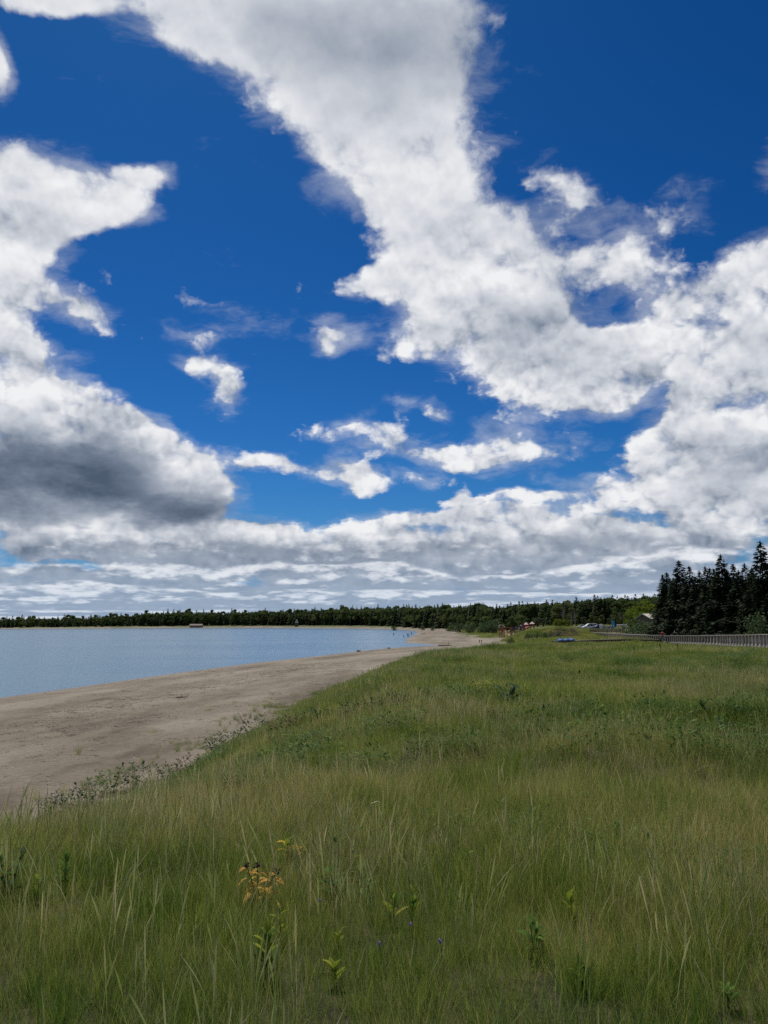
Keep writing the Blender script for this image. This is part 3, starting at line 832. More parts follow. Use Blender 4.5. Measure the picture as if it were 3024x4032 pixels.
def broadleaf(r, h, R, nleaf, base=0.25, leaf=0.34, lobes=9, multi=1):
    V, F, T = [], [], []
    tk = MB(); cs = []
    for s_ in range(multi):
        fx, fy = (r.uniform(-.25, .25) * R * (multi > 1) for _ in range(2))
        tk.tube([(fx * .4, fy * .4, -.3), (fx * .8, fy * .8, h * base), (fx, fy, h * .6), (fx * 1.1, fy * 1.1, h * .85)], [.018 * h + .03, .013 * h + .02, .008 * h, .02], 6)
    for i in range(lobes):
        a = r.uniform(0, 6.28); q = math.sqrt(r.uniform()) * R * .62; zz = h * (base + (1 - base) * r.uniform(.18, .86))
        kf = 1 - 0.5 * abs((zz / h - base) / (1 - base) - .45) * 1.6
        c = Vector((math.cos(a) * q * kf, math.sin(a) * q * kf, zz)); cs.append((c, R * r.uniform(.32, .52) * max(.55, kf), r.uniform()))
        tk.tube([(c.x * .15, c.y * .15, h * base * r.uniform(.7, 1.4)), tuple(c * .6 + Vector((0, 0, c.z * .32))), tuple(c)], [.007 * h + .015, .004 * h + .01, .01], 5)
    cs.append((Vector((0, 0, h * .84)), R * .42, .5))
    for i in range(nleaf):
        c, rr_, t0 = cs[r.integers(len(cs))]
        d = Vector(r.normal(size=3)).normalized(); q = rr_ * r.uniform(.45, 1.0) ** .5 * r.uniform(.85, 1.15)
        p = c + Vector((d.x * q, d.y * q, d.z * q * .8))
        if p.z > h * 1.02 or p.z < h * base * .55: continue
        e = Vector(r.normal(size=3)).normalized(); e2 = e.cross(Vector(r.normal(size=3))).normalized(); l_ = leaf * r.uniform(.6, 1.3)
        b0 = len(V); V += [tuple(p - e * l_ * .5), tuple(p + e2 * l_ * .32), tuple(p + e * l_ * .5), tuple(p - e2 * l_ * .32)]
        F += [(b0, b0 + 1, b0 + 2), (b0, b0 + 2, b0 + 3)]; t_ = min(1, max(0, .55 * t0 + r.uniform(0, .45))); T += [t_] * 4
    return V, F, T, tk

tr = np.random.default_rng(21)
def kit(fn, leafm, n_, barkm=None, **kw):
    out = []
    for _ in range(n_):
        V, F, T, tk = fn(tr, **kw)
        out.append((mesh_from("crown", V, np.array(F), [leafm], False, {'tint': T}), tk.mesh("trunk", barkm or m_bark, True), kw['h']))
    return out
K_spruce = kit(conifer, m_spruce, 6, h=14.0, R=3.0, n=1150, leaf=.60, low=0.01, ragged=.5, sprays=6)
K_far_con = kit(conifer, m_conifer, 5, h=13.0, R=2.4, n=340, leaf=1.05, low=0.03, ragged=.5, sprays=3)
K_far_dark = kit(conifer, m_firs, 5, h=13.0, R=2.6, n=520, leaf=1.05, low=0.01, ragged=.45, sprays=3)
K_broad = kit(broadleaf, m_broad, 4, h=11.0, R=3.6, nleaf=2200, base=.08, leaf=.62, lobes=12)
K_grey = kit(broadleaf, m_grey, 3, h=8.0, R=3.6, nleaf=1500, base=.08, leaf=.42, multi=3)
K_yel = kit(broadleaf, m_yellowgreen, 2, h=9.0, R=4.2, nleaf=4200, base=.08, leaf=.36, lobes=14, multi=2)
K_bush = kit(broadleaf, m_broad, 3, h=3.2, R=2.4, nleaf=900, base=.03, leaf=.30, multi=2)
K_dkbush = kit(broadleaf, m_conifer, 2, h=3.4, R=2.6, nleaf=1000, base=.02, leaf=.28, multi=2)
K_bare = kit(broadleaf, m_rust, 2, m_pale_bark, h=9.0, R=2.8, nleaf=260, base=.25, leaf=.3, lobes=12)

def tree(name, kit_, i, x, y, height, label, group=None, cat="tree", wide=1.0, z=None):
    cr, tk, h = kit_[i % len(kit_)]
    e = empty(name, (x, y, ground_z(x, y) if z is None else z), random.uniform(0, 6.28))
    s_ = height / h
    e.scale = (s_ * wide, s_ * wide, s_)
    obj("trunk", tk, e); obj("crown", cr, e)
    return tag(e, label, cat, group)

def height_to(px, py_top, y):
    """height at which a tree standing at distance y reaches a sight line"""
    p = at_y(px, py_top, y); return p.x, p.z

# the dark spruces beside the boardwalk
SPR = [(2608, 2256, 128, .95), (2672, 2200, 122, 1.0), (2712, 2222, 134, .9), (2752, 2240, 140, .9), (2776, 2222, 126, .8), (2836, 2176, 118, 1.05), (2886, 2212, 124, .85),
       (2930, 2210, 114, .9), (2992, 2122, 104, 1.0), (3034, 2196, 112, 1.0), (3090, 2170, 108, 1.0), (2650, 2268, 140, .9), (2808, 2232, 136, .9), (2862, 2240, 134, .9), (2958, 2228, 126, .9), (2906, 2236, 112, .8), (2735, 2262, 120, .9), (3140, 2150, 100, 1.0)]
lab = ["dark spruce at the left end of the black row beside the boardwalk", "tall broad dark spruce, second from the left end of the row", "dark spruce with two close tips in the row", None, None,
       "second tallest dark spruce, broad and bushy, mid row by the boardwalk", None, None, "tallest dark spruce with bare layered boughs by the picture edge"]
BWL = [(29.5, 50), (37.3, 74), (44.6, 100), (52.6, 140), (58, 180), (63.5, 246)]
def clear_of_walk(px, y):
    yy = np.linspace(50, 246, 400); xx = np.interp(yy, [b_[1] for b_ in BWL], [b_[0] for b_ in BWL])
    return max(y, float(yy[np.argmin(np.abs(xx / yy * FPX + 1512 - px))]) + 15)
ORD = "first second third fourth fifth sixth seventh eighth ninth tenth eleventh twelfth thirteenth fourteenth fifteenth sixteenth seventeenth eighteenth nineteenth twentieth".split()
SPR = sorted(SPR)
for i, (px, py, y, w_) in enumerate(SPR):
    y = clear_of_walk(px, y)
    x, ztop = height_to(px, py, y); g = ground_z(x, y)
    L_ = ("tallest dark spruce of the black row, by the picture edge" if px == 2992 else ORD[i] + " tall dark spruce from the left in the black row behind the boardwalk")
    tree("spruce_tree", K_spruce, i, x, y, ztop - g, L_, "dark spruces behind the boardwalk", wide=w_ * 1.2, z=g - .2)
for i in range(20):          # lower dark conifers that close the row
    px = 2622 + i * 27 + random.uniform(-6, 6); y = clear_of_walk(px, 90) + random.uniform(-1, 16)
    x, ztop = height_to(px, random.uniform(2262, 2330), y); g = ground_z(x, y)
    tree("spruce_tree", K_spruce, i + 2, x, y, ztop - g, ORD[i] + " low dark spruce from the left, crowded under the tall black row", "low spruces behind the boardwalk", wide=1.45, z=g - .2)
for i in range(16):
    px = 2628 + i * 33 + random.uniform(-8, 8); y = clear_of_walk(px, 90) + random.uniform(20, 45)
    x, ztop = height_to(px, random.uniform(2228, 2285), y); g = ground_z(x, y)
    tree("spruce_tree", K_spruce, i + 1, x, y, ztop - g, ORD[i] + " dark spruce from the left in the back of the black row", "back spruces behind the boardwalk", wide=1.35, z=g - .2)
for px, py, y, k__, L_ in ((2820, 2455, 118, 0, "dark green bush at the foot of the spruces by the boardwalk"), (3010, 2410, 92, 1, "dark leafy bush at the picture edge under the tallest spruce")):
    x, zt = height_to(px, py, y); tree("bush", K_dkbush, k__, x, y, zt - ground_z(x, y), L_, cat="bush", wide=.9)

# bright tree and shrubs between the car park and the spruces
for px, py, y, kt, i, w_, L_, nm in (
        (2538, 2360, 236, K_yel, 0, 1.35, "bright yellow green willow tree left of the dark spruces", "willow_tree"),
        (2480, 2400, 252, K_yel, 1, 1.1, "smaller bright yellow green tree behind the tilted picnic tables", "willow_tree"),
        (2498, 2440, 206, K_dkbush, 0, 1.5, "round dark green bush below the bright willow by the boardwalk", "bush"),
        (2566, 2446, 190, K_dkbush, 1, 1.5, "dark green bush in front of the pale roofed house", "bush"),
        (2420, 2402, 290, K_broad, 1, .8, "mid green broadleaf tree behind the blue sign", "broadleaf_tree")):
    x, zt = height_to(px, py, y); tree(nm, kt, i, x, y, zt - ground_z(x, y) + .2, L_, cat="bush" if nm == "bush" else "tree", wide=w_, z=ground_z(x, y) - .2)

# mixed belt behind the playground and the car park
def px_rows(x0, x1, step): 
    q = x0
    while q < x1:
        yield q + random.uniform(-step * .3, step * .3); q += step * random.uniform(.75, 1.25)
n_i = 0
for px in px_rows(1800, 2640, 15):
    y = front_d(px) * random.uniform(1.02, 1.2); top = np.interp(px, T_PX, T_Y) + abs(random.gauss(0, 14)) - 6
    x, zt = height_to(px, top, y); g = ground_z(x, y); dk = random.random() < .72
    tree("fir_tree" if dk else "broadleaf_tree", K_far_dark if dk else K_broad, n_i, x, y, max(zt - g, 6),
         "dark fir in the tree belt behind the playground and car park" if dk else "green broadleaf tree among the firs behind the playground",
         "firs behind the car park" if dk else "broadleaf trees behind the car park", wide=1.15 if dk else .9, z=g - .2); n_i += 1
n_g = n_b = 0
for px in px_rows(1820, 2460, 26):
    y = front_d(px) * random.uniform(.93, 1.0); x, zt = height_to(px, np.interp(px, [1820, 2050, 2200, 2460], [2432, 2428, 2420, 2415]) + random.uniform(-10, 16), y); g = ground_z(x, y)
    c_ = random.random(); kt, nm, L_, G_ = (K_grey, "grey_green_shrub", ORD[min(n_g, 19)] + " grey green rounded small tree from the left at the front of the tree belt", "grey green small trees") if px > 2080 and c_ < .6 else (K_broad, "broadleaf_tree", ORD[min(n_b, 19)] + " low green broadleaf tree from the left at the front of the belt", "low trees at the belt edge")
    tree(nm, kt, n_i, x, y, max(zt - g, 3), L_, G_, wide=1.15, z=g - .2); n_i += 1; n_g += nm == 'grey_green_shrub'; n_b += nm != 'grey_green_shrub'
for px, py, y in ((2248, 2400, 305), (2262, 2392, 312), (2215, 2375, 330)):
    x, zt = height_to(px, py, y); g = ground_z(x, y)
    tree("bare_tree", K_bare, n_i, x, y, zt - g, {2248: "half bare tree with pale trunk and rusty twigs, middle one of three", 2262: "half bare rusty tree nearest the parked van", 2215: "half bare rusty tree farthest left of the three"}[px], "half bare trees near the car park", wide=.85, z=g - .2); n_i += 1
for n_y, px in enumerate((2190, 2205, 2222, 2238)):
    y = 282; x, zt = height_to(px, 2437 + random.uniform(-6, 6), y); tree("bush", K_yel, n_i, x, y, zt - ground_z(x, y), ORD[n_y] + " yellow green bush from the left, behind the mound beside the parked van", "yellow green bushes by the car park", cat="bush", wide=.8); n_i += 1

for i, (px, py, y) in enumerate(((2012, 2508, 206), (2085, 2490, 214), (2112, 2486, 216), (2140, 2488, 214), (2168, 2487, 216), (2196, 2491, 215))):
    p = at_y(px, py, y); g = ground_z(p.x, y); tree("bush", K_dkbush, i, p.x, y, max(1.3, p.z - g), ("dark bush alone where the beach meets the mound" if i == 0 else ORD[i - 1] + " low dark bush from the left along the front of the grassy mound"), "low bushes on the mound", cat="bush", wide=1.1)
# front row of the wood round the bay: each tree a thing; the mass behind it is stuff
for px in px_rows(-60, 1820, 13):
    D_ = front_d(px); y = D_ * 1.0 + random.uniform(8, 26); top = np.interp(px, T_PX, T_Y)
    base = horizon_y(px) + 5 / D_ * FPX; want = base + (top - base) * random.uniform(.42, .86)
    x, zt = height_to(px, want, y); g = ground_z(x, y); c_ = random.random()
    kt, nm, L_, G_ = ((K_far_dark, "fir_tree", "dark fir in the front row of the wood across the bay", "firs across the bay") if c_ < (.22 if px < 1000 else .6) else
        (K_far_con, "pine_tree", "green pine in the front row of the wood across the bay", "pines across the bay") if c_ < .75 else
        (K_broad, "broadleaf_tree", "paler broadleaf tree in the front row across the bay", "broadleaf trees across the bay"))
    tree(nm, kt, n_i, x, y, max(zt - g, 5), L_, G_, wide=1.25, z=g - .3); n_i += 1
x, zt = height_to(1590, 2377, 830); tree("pine_tree", K_far_dark, 1, x, 830, zt - ground_z(x, 830), "tall lone pine standing above the wood behind the bay", wide=.9)
# loose bushes on the dune at the far end of the beach
for n_k, (px, py, y, s_) in enumerate(sorted(((1552, 2463, 640, 1), (1665, 2462, 600, .8), (1706, 2467, 545, 1), (1780, 2455, 470, 1.2), (1850, 2448, 400, 1.2), (1915, 2443, 372, 1.1), (1945, 2440, 368, 1.2), (1895, 2452, 385, 1.0), (1810, 2452, 430, 1.1)))):
    x, zt = height_to(px, py, y); tree("bush", K_dkbush, n_i, x, y, max(1.5, zt - ground_z(x, y)), ORD[n_k] + " dark green bush from the left on the pale dune at the far beach end", "bushes on the far dune", cat="bush", wide=1.1 * s_); n_i += 1

fp = []
for px in np.linspace(-420, 1900, 330):
    D_ = front_d(px); top = np.interp(px, T_PX, T_Y)
    for k_ in range(7):
        q = px + random.uniform(-7, 7); y = D_ + 22 + k_ * 21 + random.uniform(-10, 10)
        zt = at_y(q, top + abs(random.gauss(0, 9)) * (1 if random.random() > .14 else -.8), y)
        fp.append((zt.x, y, zt.z))
for px in np.linspace(1790, 2680, 110):
    for k_ in range(5):
        q = px + random.uniform(-6, 6); y = front_d(px) * 1.05 + k_ * 24 + random.uniform(-10, 10)
        zt = at_y(q, np.interp(px, T_PX, T_Y) + 6 + abs(random.gauss(0, 13)), y); fp.append((zt.x, y, zt.z))
fp = np.array(fp); gz = land(fp[:, 0], fp[:, 1])[0]
hh = np.clip(fp[:, 2] - gz, 6, 19)
fv = [bpy.data.objects.new("far_tree", k_[0]) for k_ in K_far_con + K_far_dark[:2] + K_broad]
idx = rng.choice(len(fv), len(fp), p=[.114] * 5 + [.025] * 2 + [.095] * 4)
hs = np.array([13.0] * 7 + [11.0] * 4)[idx]
o = scatter("far_forest", "green mixed wood covering the low hill round the bay and behind the car park", "forest", np.stack([fp[:, 0], fp[:, 1], gz - .3], 1), fv,
        np.stack([hh / hs * 1.15, hh / hs * 1.15, hh / hs], 1), rot=np.stack([np.zeros(len(fp)), np.zeros(len(fp)), rng.uniform(0, 6.28, len(fp))], 1), idx=idx)
# ------------------------------------------------------------------ built things
m_wood = plain("weathered_wood", (0.30, 0.272, 0.232), 0.9, 0.35, 4, bump=0.4)
m_wood_dk = plain("dark_wood", (0.085, 0.072, 0.058), 0.9, 0.35, 4)
m_brown = plain("brown_boards", (0.17, 0.12, 0.075), 0.85, 0.3, 4)
m_red = plain("red_paint", (0.30, 0.055, 0.038), 0.5, 0.25, 3)
m_orange = plain("orange_plastic", (0.36, 0.12, 0.05), 0.5, 0.2, 3)
m_yel = plain("yellow_plastic", (0.60, 0.36, 0.06), 0.5, 0.2, 3)
m_pink = plain("faded_pink_roof", (0.62, 0.45, 0.43), 0.6, 0.12, 3)
m_navy = plain("navy_panel", (0.020, 0.045, 0.11), 0.5, 0.2, 3)
m_black = plain("black_rubber", (0.015, 0.015, 0.016), 0.6, 0.3, 3)
m_purple = plain("purple_panel", (0.10, 0.03, 0.25), 0.5, 0.2, 3)
m_white = plain("white_paint", (0.60, 0.61, 0.62), 0.45, 0.08, 3)
m_grey = plain("grey_concrete", (0.33, 0.34, 0.35), 0.85, 0.18, 3, bump=.2)
m_blue = plain("blue_paint", (0.022, 0.085, 0.27), 0.7, 0.2, 3)
m_ltblue = plain("light_blue_cloth", (0.05, 0.27, 0.55), 0.7, 0.15, 3)
m_dkblue = plain("dark_blue_paint", (0.016, 0.028, 0.075), 0.3, 0.15, 3)
m_silver = plain("silver_paint", (0.50, 0.52, 0.54), 0.3, 0.08, 3, metal=.3)
m_glass = plain("dark_glass", (0.015, 0.018, 0.022), 0.08, 0.2, 2)
m_chrome = plain("wheel_metal", (0.42, 0.43, 0.45), 0.35, 0.1, 3, metal=.8)
m_lamp = plain("lamp_lens", (0.75, 0.74, 0.70), 0.15, 0.05, 3)
m_tail = plain("tail_lens", (0.40, 0.02, 0.02), 0.2, 0.1, 3)
m_brownroof = plain("brown_roof", (0.20, 0.155, 0.13), 0.9, 0.25, 1)
m_tanwall = plain("tan_wall", (0.17, 0.125, 0.085), 0.85, 0.15, 1)
m_paleroof = plain("pale_roof", (0.46, 0.42, 0.36), 0.85, 0.15, 1)

def interp_path(path, step):
    P_ = [Vector(p) for p in path]; out = []; carry = 0.0
    for a, b in zip(P_, P_[1:]):
        L = (b - a).length; t = carry
        while t < L: out.append((a.lerp(b, t / L), (b - a).normalized())); t += step
        carry = t - L
    return out

# ---- the boardwalk
BW = [(29.5, 50, 5.05), (37.3, 74, 4.55), (44.6, 100, 4.0), (52.6, 140, 3.2), (58, 180, 2.75), (63.5, 246, 2.45)]
bw = tag(empty("boardwalk", BW[1]), "long grey weathered boardwalk with post railings in front of the dark spruces", "boardwalk")
inv = Matrix.Translation(-Vector(BW[1]))
def rel(v): return Vector(v) - Vector(BW[1])
pm = MB(); pm.box((0, 0, 0), (.21, .21, 1)); post_me = pm.mesh("post", m_wood)
pts = interp_path(BW, 2.0)
W2 = 1.0
for i, (p, d) in enumerate(pts):
    nrm = Vector((-d.y, d.x, 0)).normalized()
    for sgn in (-1, 1):
        q = p + nrm * sgn * W2; g = ground_z(q.x, q.y) - .25; top = p.z + 1.02 + random.uniform(-.03, .03)
        o = obj("post", post_me, bw, rel((q.x, q.y, (g + top) / 2)), (random.gauss(0, .012), random.gauss(0, .012), math.atan2(d.y, d.x)))
        o.scale = (1, 1, top - g)
for (p, d), (p2, d2) in zip(pts[::2], pts[2::2]):
    nrm = Vector((-d.y, d.x, 0)).normalized(); L = (p2 - p).length
    for sgn in (-1, 1):
        a, b_ = p + nrm * sgn * W2, p2 + nrm * sgn * W2
        m1 = MB(); up = Vector((0, 0, 1.06 + random.uniform(-.015, .015)))
        m1.bar(rel(a + up), rel(b_ + up), .24, .08); m1.build("top_rail", m_wood, bw)
        m1 = MB(); up = Vector((0, 0, .93)) - nrm * sgn * .11
        m1.bar(rel(a + up), rel(b_ + up), .05, .14); m1.build("side_rail", m_wood, bw)
        m1 = MB(); up = Vector((0, 0, -.14)) + nrm * sgn * .02
        m1.bar(rel(a + up), rel(b_ + up), .07, .22); m1.build("edge_beam", m_wood, bw)
dk = MB()
for p, d in interp_path(BW, .17):
    dk.box(rel((p.x, p.y, p.z - .02)), (.145, 1.84, .04), math.atan2(d.y, d.x))
tag(dk.build("deck_planks", m_wood, bw), kind="stuff")

# ---- the low side walk with the blue hulls
LW = [(52.0, 147, 3.35), (46.5, 149.5, 3.45), (40, 147, 3.40), (35.5, 144.5, 3.32), (31.3, 143, 3.28)]
lw = tag(empty("low_walkway", LW[3]), "low narrow wooden walkway without railings running through grass towards the beach", "walkway")
def rel2(v): return Vector(v) - Vector(LW[3])
for (p, q) in zip(LW, LW[1:]):
    p, q = Vector(p), Vector(q); d = (q - p).normalized(); nrm = Vector((-d.y, d.x, 0))
    for sgn in (-1, 1):
        m1 = MB(); m1.bar(rel2(p + nrm * sgn * .72 + Vector((0, 0, -.10))), rel2(q + nrm * sgn * .72 + Vector((0, 0, -.10))), .07, .32); m1.build("edge_beam", m_wood_dk, lw)
dk = MB()
for p, d in interp_path(LW, .17): dk.box(rel2((p.x, p.y, p.z + .02)), (.145, 1.5, .04), math.atan2(d.y, d.x))
tag(dk.build("deck_planks", m_wood, lw), kind="stuff")
for p, d in interp_path(LW, 2.2):
    for sgn in (-1, 1):
        q = p + Vector((-d.y, d.x, 0)) * sgn * .62; g = ground_z(q.x, q.y) - .3; t_ = p.z - .03
        if t_ > g + .1:
            m1 = MB(); m1.box((0, 0, 0), (.13, .13, t_ - g)); m1.build("post", m_wood_dk, lw, rel2((q.x, q.y, (g + t_) / 2)))
hull = MB(); rows = []
for i in range(9):
    u = i / 8; w_ = .52 * math.sin(math.pi * (.12 + .76 * u)) ** .6; h_ = .40 * (1 - (2 * u - 1) ** 4 * .6)
    rows.append([(w_ * math.cos(a), -1.1 + 2.2 * u, h_ * math.sin(a) ** .8) for a in np.linspace(0, math.pi, 9)])
V_ = [v for r_ in rows for v in r_]
hull.add(V_, [(i * 9 + j, i * 9 + j + 1, (i + 1) * 9 + j + 1, (i + 1) * 9 + j) for i in range(8) for j in range(8)] + [tuple(range(8, -1, -1)), tuple(range(72, 81))])
hull_me = hull.mesh("hull", m_blue, True)
stripe = MB(); stripe.box((0, 0, .40), (.10, 1.7, .025)); st_me = stripe.mesh("keel_strip", m_ltblue)
for i, (px, L_) in enumerate(((2207, "small blue upturned hull at the left end of the low walkway"), (2229, "small blue upturned hull, middle one of three on the low walkway"), (2250, "small blue upturned hull, right one of three on the low walkway"))):
    p = at_y(px, 2540, 143.9 + .25 * i); e = empty("upturned_boat", (p.x, p.y, 3.36 + .02 * i), .12 + .05 * i)
    obj("hull", hull_me, e); obj("keel_strip", st_me, e, (0, 0, 0)); tag(e, L_, "boat", "blue hulls on the low walkway")

# ---- blue bin box at the far end of the railing
p = at_y(2288, 2503, 236); e = tag(empty("bin_shelter", (p.x, p.y, ground_z(p.x, p.y))), "dark blue box with two pale square panels at the far end of the boardwalk railing", "bin")
b1_ = MB(); b1_.box((0, 0, .55), (2.0, 1.0, 1.1)); b1_.build("box", m_dkblue, e)
b1_ = MB(); b1_.box((0, 0, 1.13), (2.1, 1.1, .06)); b1_.build("lid", m_blue, e)
for s_ in (-.1, .62):
    b1_ = MB(); b1_.box((s_, -.515, .72), (.42, .03, .40)); b1_.build("panel", m_ltblue, e)

# ---- vehicles in the car park
def vehicle(name, label, x, y, rz, L, Wd, H, prof, glassp, paint, wheel_x, cat):
    e = tag(empty(name, (x, y, ground_z(x, y)), rz), label, cat)
    n_ = len(prof); V_ = []; 
    for sgn in (-1, 1):
        for (a, z_) in prof:
            tum = 1 - .16 * max(0, (z_ / H - .55)) / .45
            V_.append((a * L, sgn * Wd / 2 * tum, z_))
    F_ = [tuple(range(n_ - 1, -1, -1)), tuple(range(n_, 2 * n_))] + [(i, (i + 1) % n_, n_ + (i + 1) % n_, n_ + i) for i in range(n_)]
    me = mesh_from("body", V_, F_, [paint]); o = obj("body", me, e)
    bv = o.modifiers.new("soften", 'BEVEL'); bv.width = .05; bv.segments = 2
    for gp in glassp:
        for sgn in (-1, 1):
            q = MB(); vs_ = []
            for off in (0.0, .02):
                vs_ += [(a * L, sgn * (Wd / 2 * (1 - .16 * max(0, (z_ / H - .55)) / .45) - .004 + off), z_) for a, z_ in gp]
            k_ = len(gp); q.add(vs_, [tuple(range(k_ - 1, -1, -1)), tuple(range(k_, 2 * k_))] + [(i, (i + 1) % k_, k_ + (i + 1) % k_, k_ + i) for i in range(k_)])
            q.build("window", m_glass, e)
    for wx in wheel_x:
        for sgn in (-1, 1):
            q = MB(); q.tube([(wx * L, sgn * (Wd / 2 - .22), .33), (wx * L, sgn * (Wd / 2 + .01), .33)], .33, 14); t_ = q.build("tyre", m_black, e)
            q = MB(); q.tube([(wx * L, sgn * (Wd / 2 - .02), .33), (wx * L, sgn * (Wd / 2 + .03), .33)], .20, 10); q.build("rim", m_chrome, t_)
    for sgn in (-1, 1):
        q = MB(); q.box((-L * .485, sgn * Wd * .36, .78), (.14, .30, .16)); q.build("headlight", m_lamp, e)
        q = MB(); q.box((L * .490, sgn * Wd * .38, .95), (.08, .20, .30)); q.build("tail_light", m_tail, e)
    q = MB(); q.box((-L * .5, 0, .45), (.10, Wd * .9, .18)); q.build("bumper", m_black, e)
    return e
VAN = [(-.5, .35), (-.5, .80), (-.44, .98), (-.30, 1.12), (-.13, 1.80), (-.05, 1.90), (.40, 1.90), (.48, 1.75), (.5, 1.0), (.5, .35)]
VANW = [[(-.26, 1.15), (-.125, 1.70), (-.04, 1.70), (-.04, 1.15)], [(-.02, 1.15), (-.02, 1.70), (.18, 1.70), (.18, 1.15)], [(.20, 1.15), (.20, 1.70), (.43, 1.68), (.45, 1.15)]]
CAR = [(-.5, .30), (-.5, .68), (-.45, .80), (-.22, .93), (-.08, 1.38), (.02, 1.46), (.24, 1.42), (.40, 1.02), (.5, .95), (.5, .30)]
CARW = [[(-.18, .96), (-.07, 1.34), (.06, 1.36), (.06, .96)], [(.08, .96), (.08, 1.36), (.22, 1.32), (.34, .98)]]
p = at_y(2322, 2475, 262); vehicle("parked_van", "white minivan facing left in the car park left of the grey wall", p.x, 262, .05, 5.0, 1.95, 1.9, VAN, VANW, m_white, (-.31, .31), "van")
p = at_y(2350, 2475, 257); vehicle("parked_car", "dark blue car parked close behind the white minivan by the wall", p.x, 257, .3, 4.3, 1.75, 1.46, CAR, CARW, m_dkblue, (-.30, .30), "car")
p = at_y(2292, 2475, 270); vehicle("parked_car", "silver car with its low nose showing left of the white minivan", p.x, 270, -.2, 4.3, 1.75, 1.46, CAR, CARW, m_silver, (-.30, .30), "car")

# ---- tank, wall, banner, tables and fence beside the car park
p = at_y(2366, 2475, 256); q = MB(); e = tag(empty("pale_tank", (p.x, 256, ground_z(p.x, 256))), "pale upright round tank at the left end of the low grey wall", "tank")
q.tube([(0, 0, 0), (0, 0, 1.55)], .48, 16); q.build("shell", m_white, e)
q = MB(); q.tube([(0, 0, 1.553), (0, 0, 1.62), (0, 0, 1.72)], [.52, .50, .12], 16); q.build("lid", m_grey, e)
p = at_y(2394, 2475, 257); e = tag(empty("low_wall", (p.x, 257, ground_z(p.x, 257))), "low pale grey wall with raised end piece between the tank and the blue banner", "wall")
q = MB(); q.box((0, 0, .5), (3.6, .4, 1.0)); q.build("wall", m_grey, e)
q = MB(); q.box((0, 0, 1.04), (3.7, .5, .08)); q.build("coping", m_white, e)
q = MB(); q.add([(-1.8, -.22, 1.08), (-.9, -.22, 1.08), (-1.7, -.22, 1.62), (-1.8, .22, 1.08), (-.9, .22, 1.08), (-1.7, .22, 1.62)], [(0, 1, 2), (5, 4, 3), (0, 3, 4, 1), (1, 4, 5, 2), (2, 5, 3, 0)]); q.build("end_piece", m_grey, e)
for s_ in (.3, 1.2):
    q = MB(); q.box((s_, -.215, .62), (.6, .03, .34)); q.build("panel", m_dkblue, e)
p = at_y(2415.5, 2475, 254); e = tag(empty("banner", (p.x, 254, ground_z(p.x, 254))), "tall narrow bright blue banner standing right of the low grey wall", "banner")
q = MB(); q.tube([(-.48, 0, -.2), (-.48, 0, 2.9)], .035, 6); q.build("pole", m_grey, e)
q = MB(); q.box((.02, 0, 1.55), (.92, .03, 2.5)); q.build("cloth", m_ltblue, e)
q = MB(); q.box((.05, -.02, 1.2), (.34, .012, .5)); q.build("pale_patch", m_white, e)
def picnic_table(x, y, z, rz, tilt, label):
    e = tag(empty("picnic_table", (x, y, z), rz), label, "picnic table", "tilted picnic tables")
    e.rotation_euler = (tilt, 0, rz)
    for k_ in range(5):
        q = MB(); q.box((0, -.34 + .17 * k_, .74), (1.8, .14, .04)); q.build("top_plank", m_wood, e)
    for s_ in (-.72, .72):
        q = MB(); q.box((0, s_, .44), (1.8, .24, .04)); q.build("seat_plank", m_white, e)
    for s_ in (-.6, .6):
        for t_ in (-1, 1):
            q = MB(); q.bar((s_, t_ * .25, .72), (s_, t_ * .66, 0), .09, .04); q.build("leg", m_brown, e)
        q = MB(); q.bar((s_, -.8, .40), (s_, .8, .40), .05, .09); q.build("cross_bar", m_brown, e)
p = at_y(2438, 2470, 246); picnic_table(p.x, 246, ground_z(p.x, 246) + .7, .25, 1.0, "wooden picnic table tipped on its side, left one beside the blue banner")
p = at_y(2458, 2470, 244); picnic_table(p.x, 244, ground_z(p.x, 244) + .7, -.2, 1.05, "wooden picnic table tipped on its side, right one below the yellow green tree")
e = tag(empty("wooden_fence", (64, 238, ground_z(64, 238))), "low brown board fence with posts in front of the parked vehicles", "fence")
x0, x1 = at_y(2322, 2480, 238).x, at_y(2460, 2480, 238).x; zt_ = at_y(2390, 2475, 238).z
def rel3(v): return Vector(v) - e.location
k_ = int((x1 - x0) / 1.3)
for i in range(k_ + 1):
    xx = x0 + (x1 - x0) * i / k_; q = MB(); g = ground_z(xx, 238) - .2; q.box(rel3((xx, 238, (g + zt_) / 2)), (.12, .12, zt_ - g)); q.build("post", m_wood, e)
for z_ in (.06, .30, .54, .78, 1.02):
    for i in range(k_):
        xa, xb = x0 + (x1 - x0) * i / k_, x0 + (x1 - x0) * (i + 1) / k_
        q = MB(); q.box(rel3(((xa + xb) / 2, 237.91, zt_ - z_)), (xb - xa - .015, .03, .19 if z_ > .1 else .10)); q.build("plank", m_brown if z_ > .1 else m_wood, e)

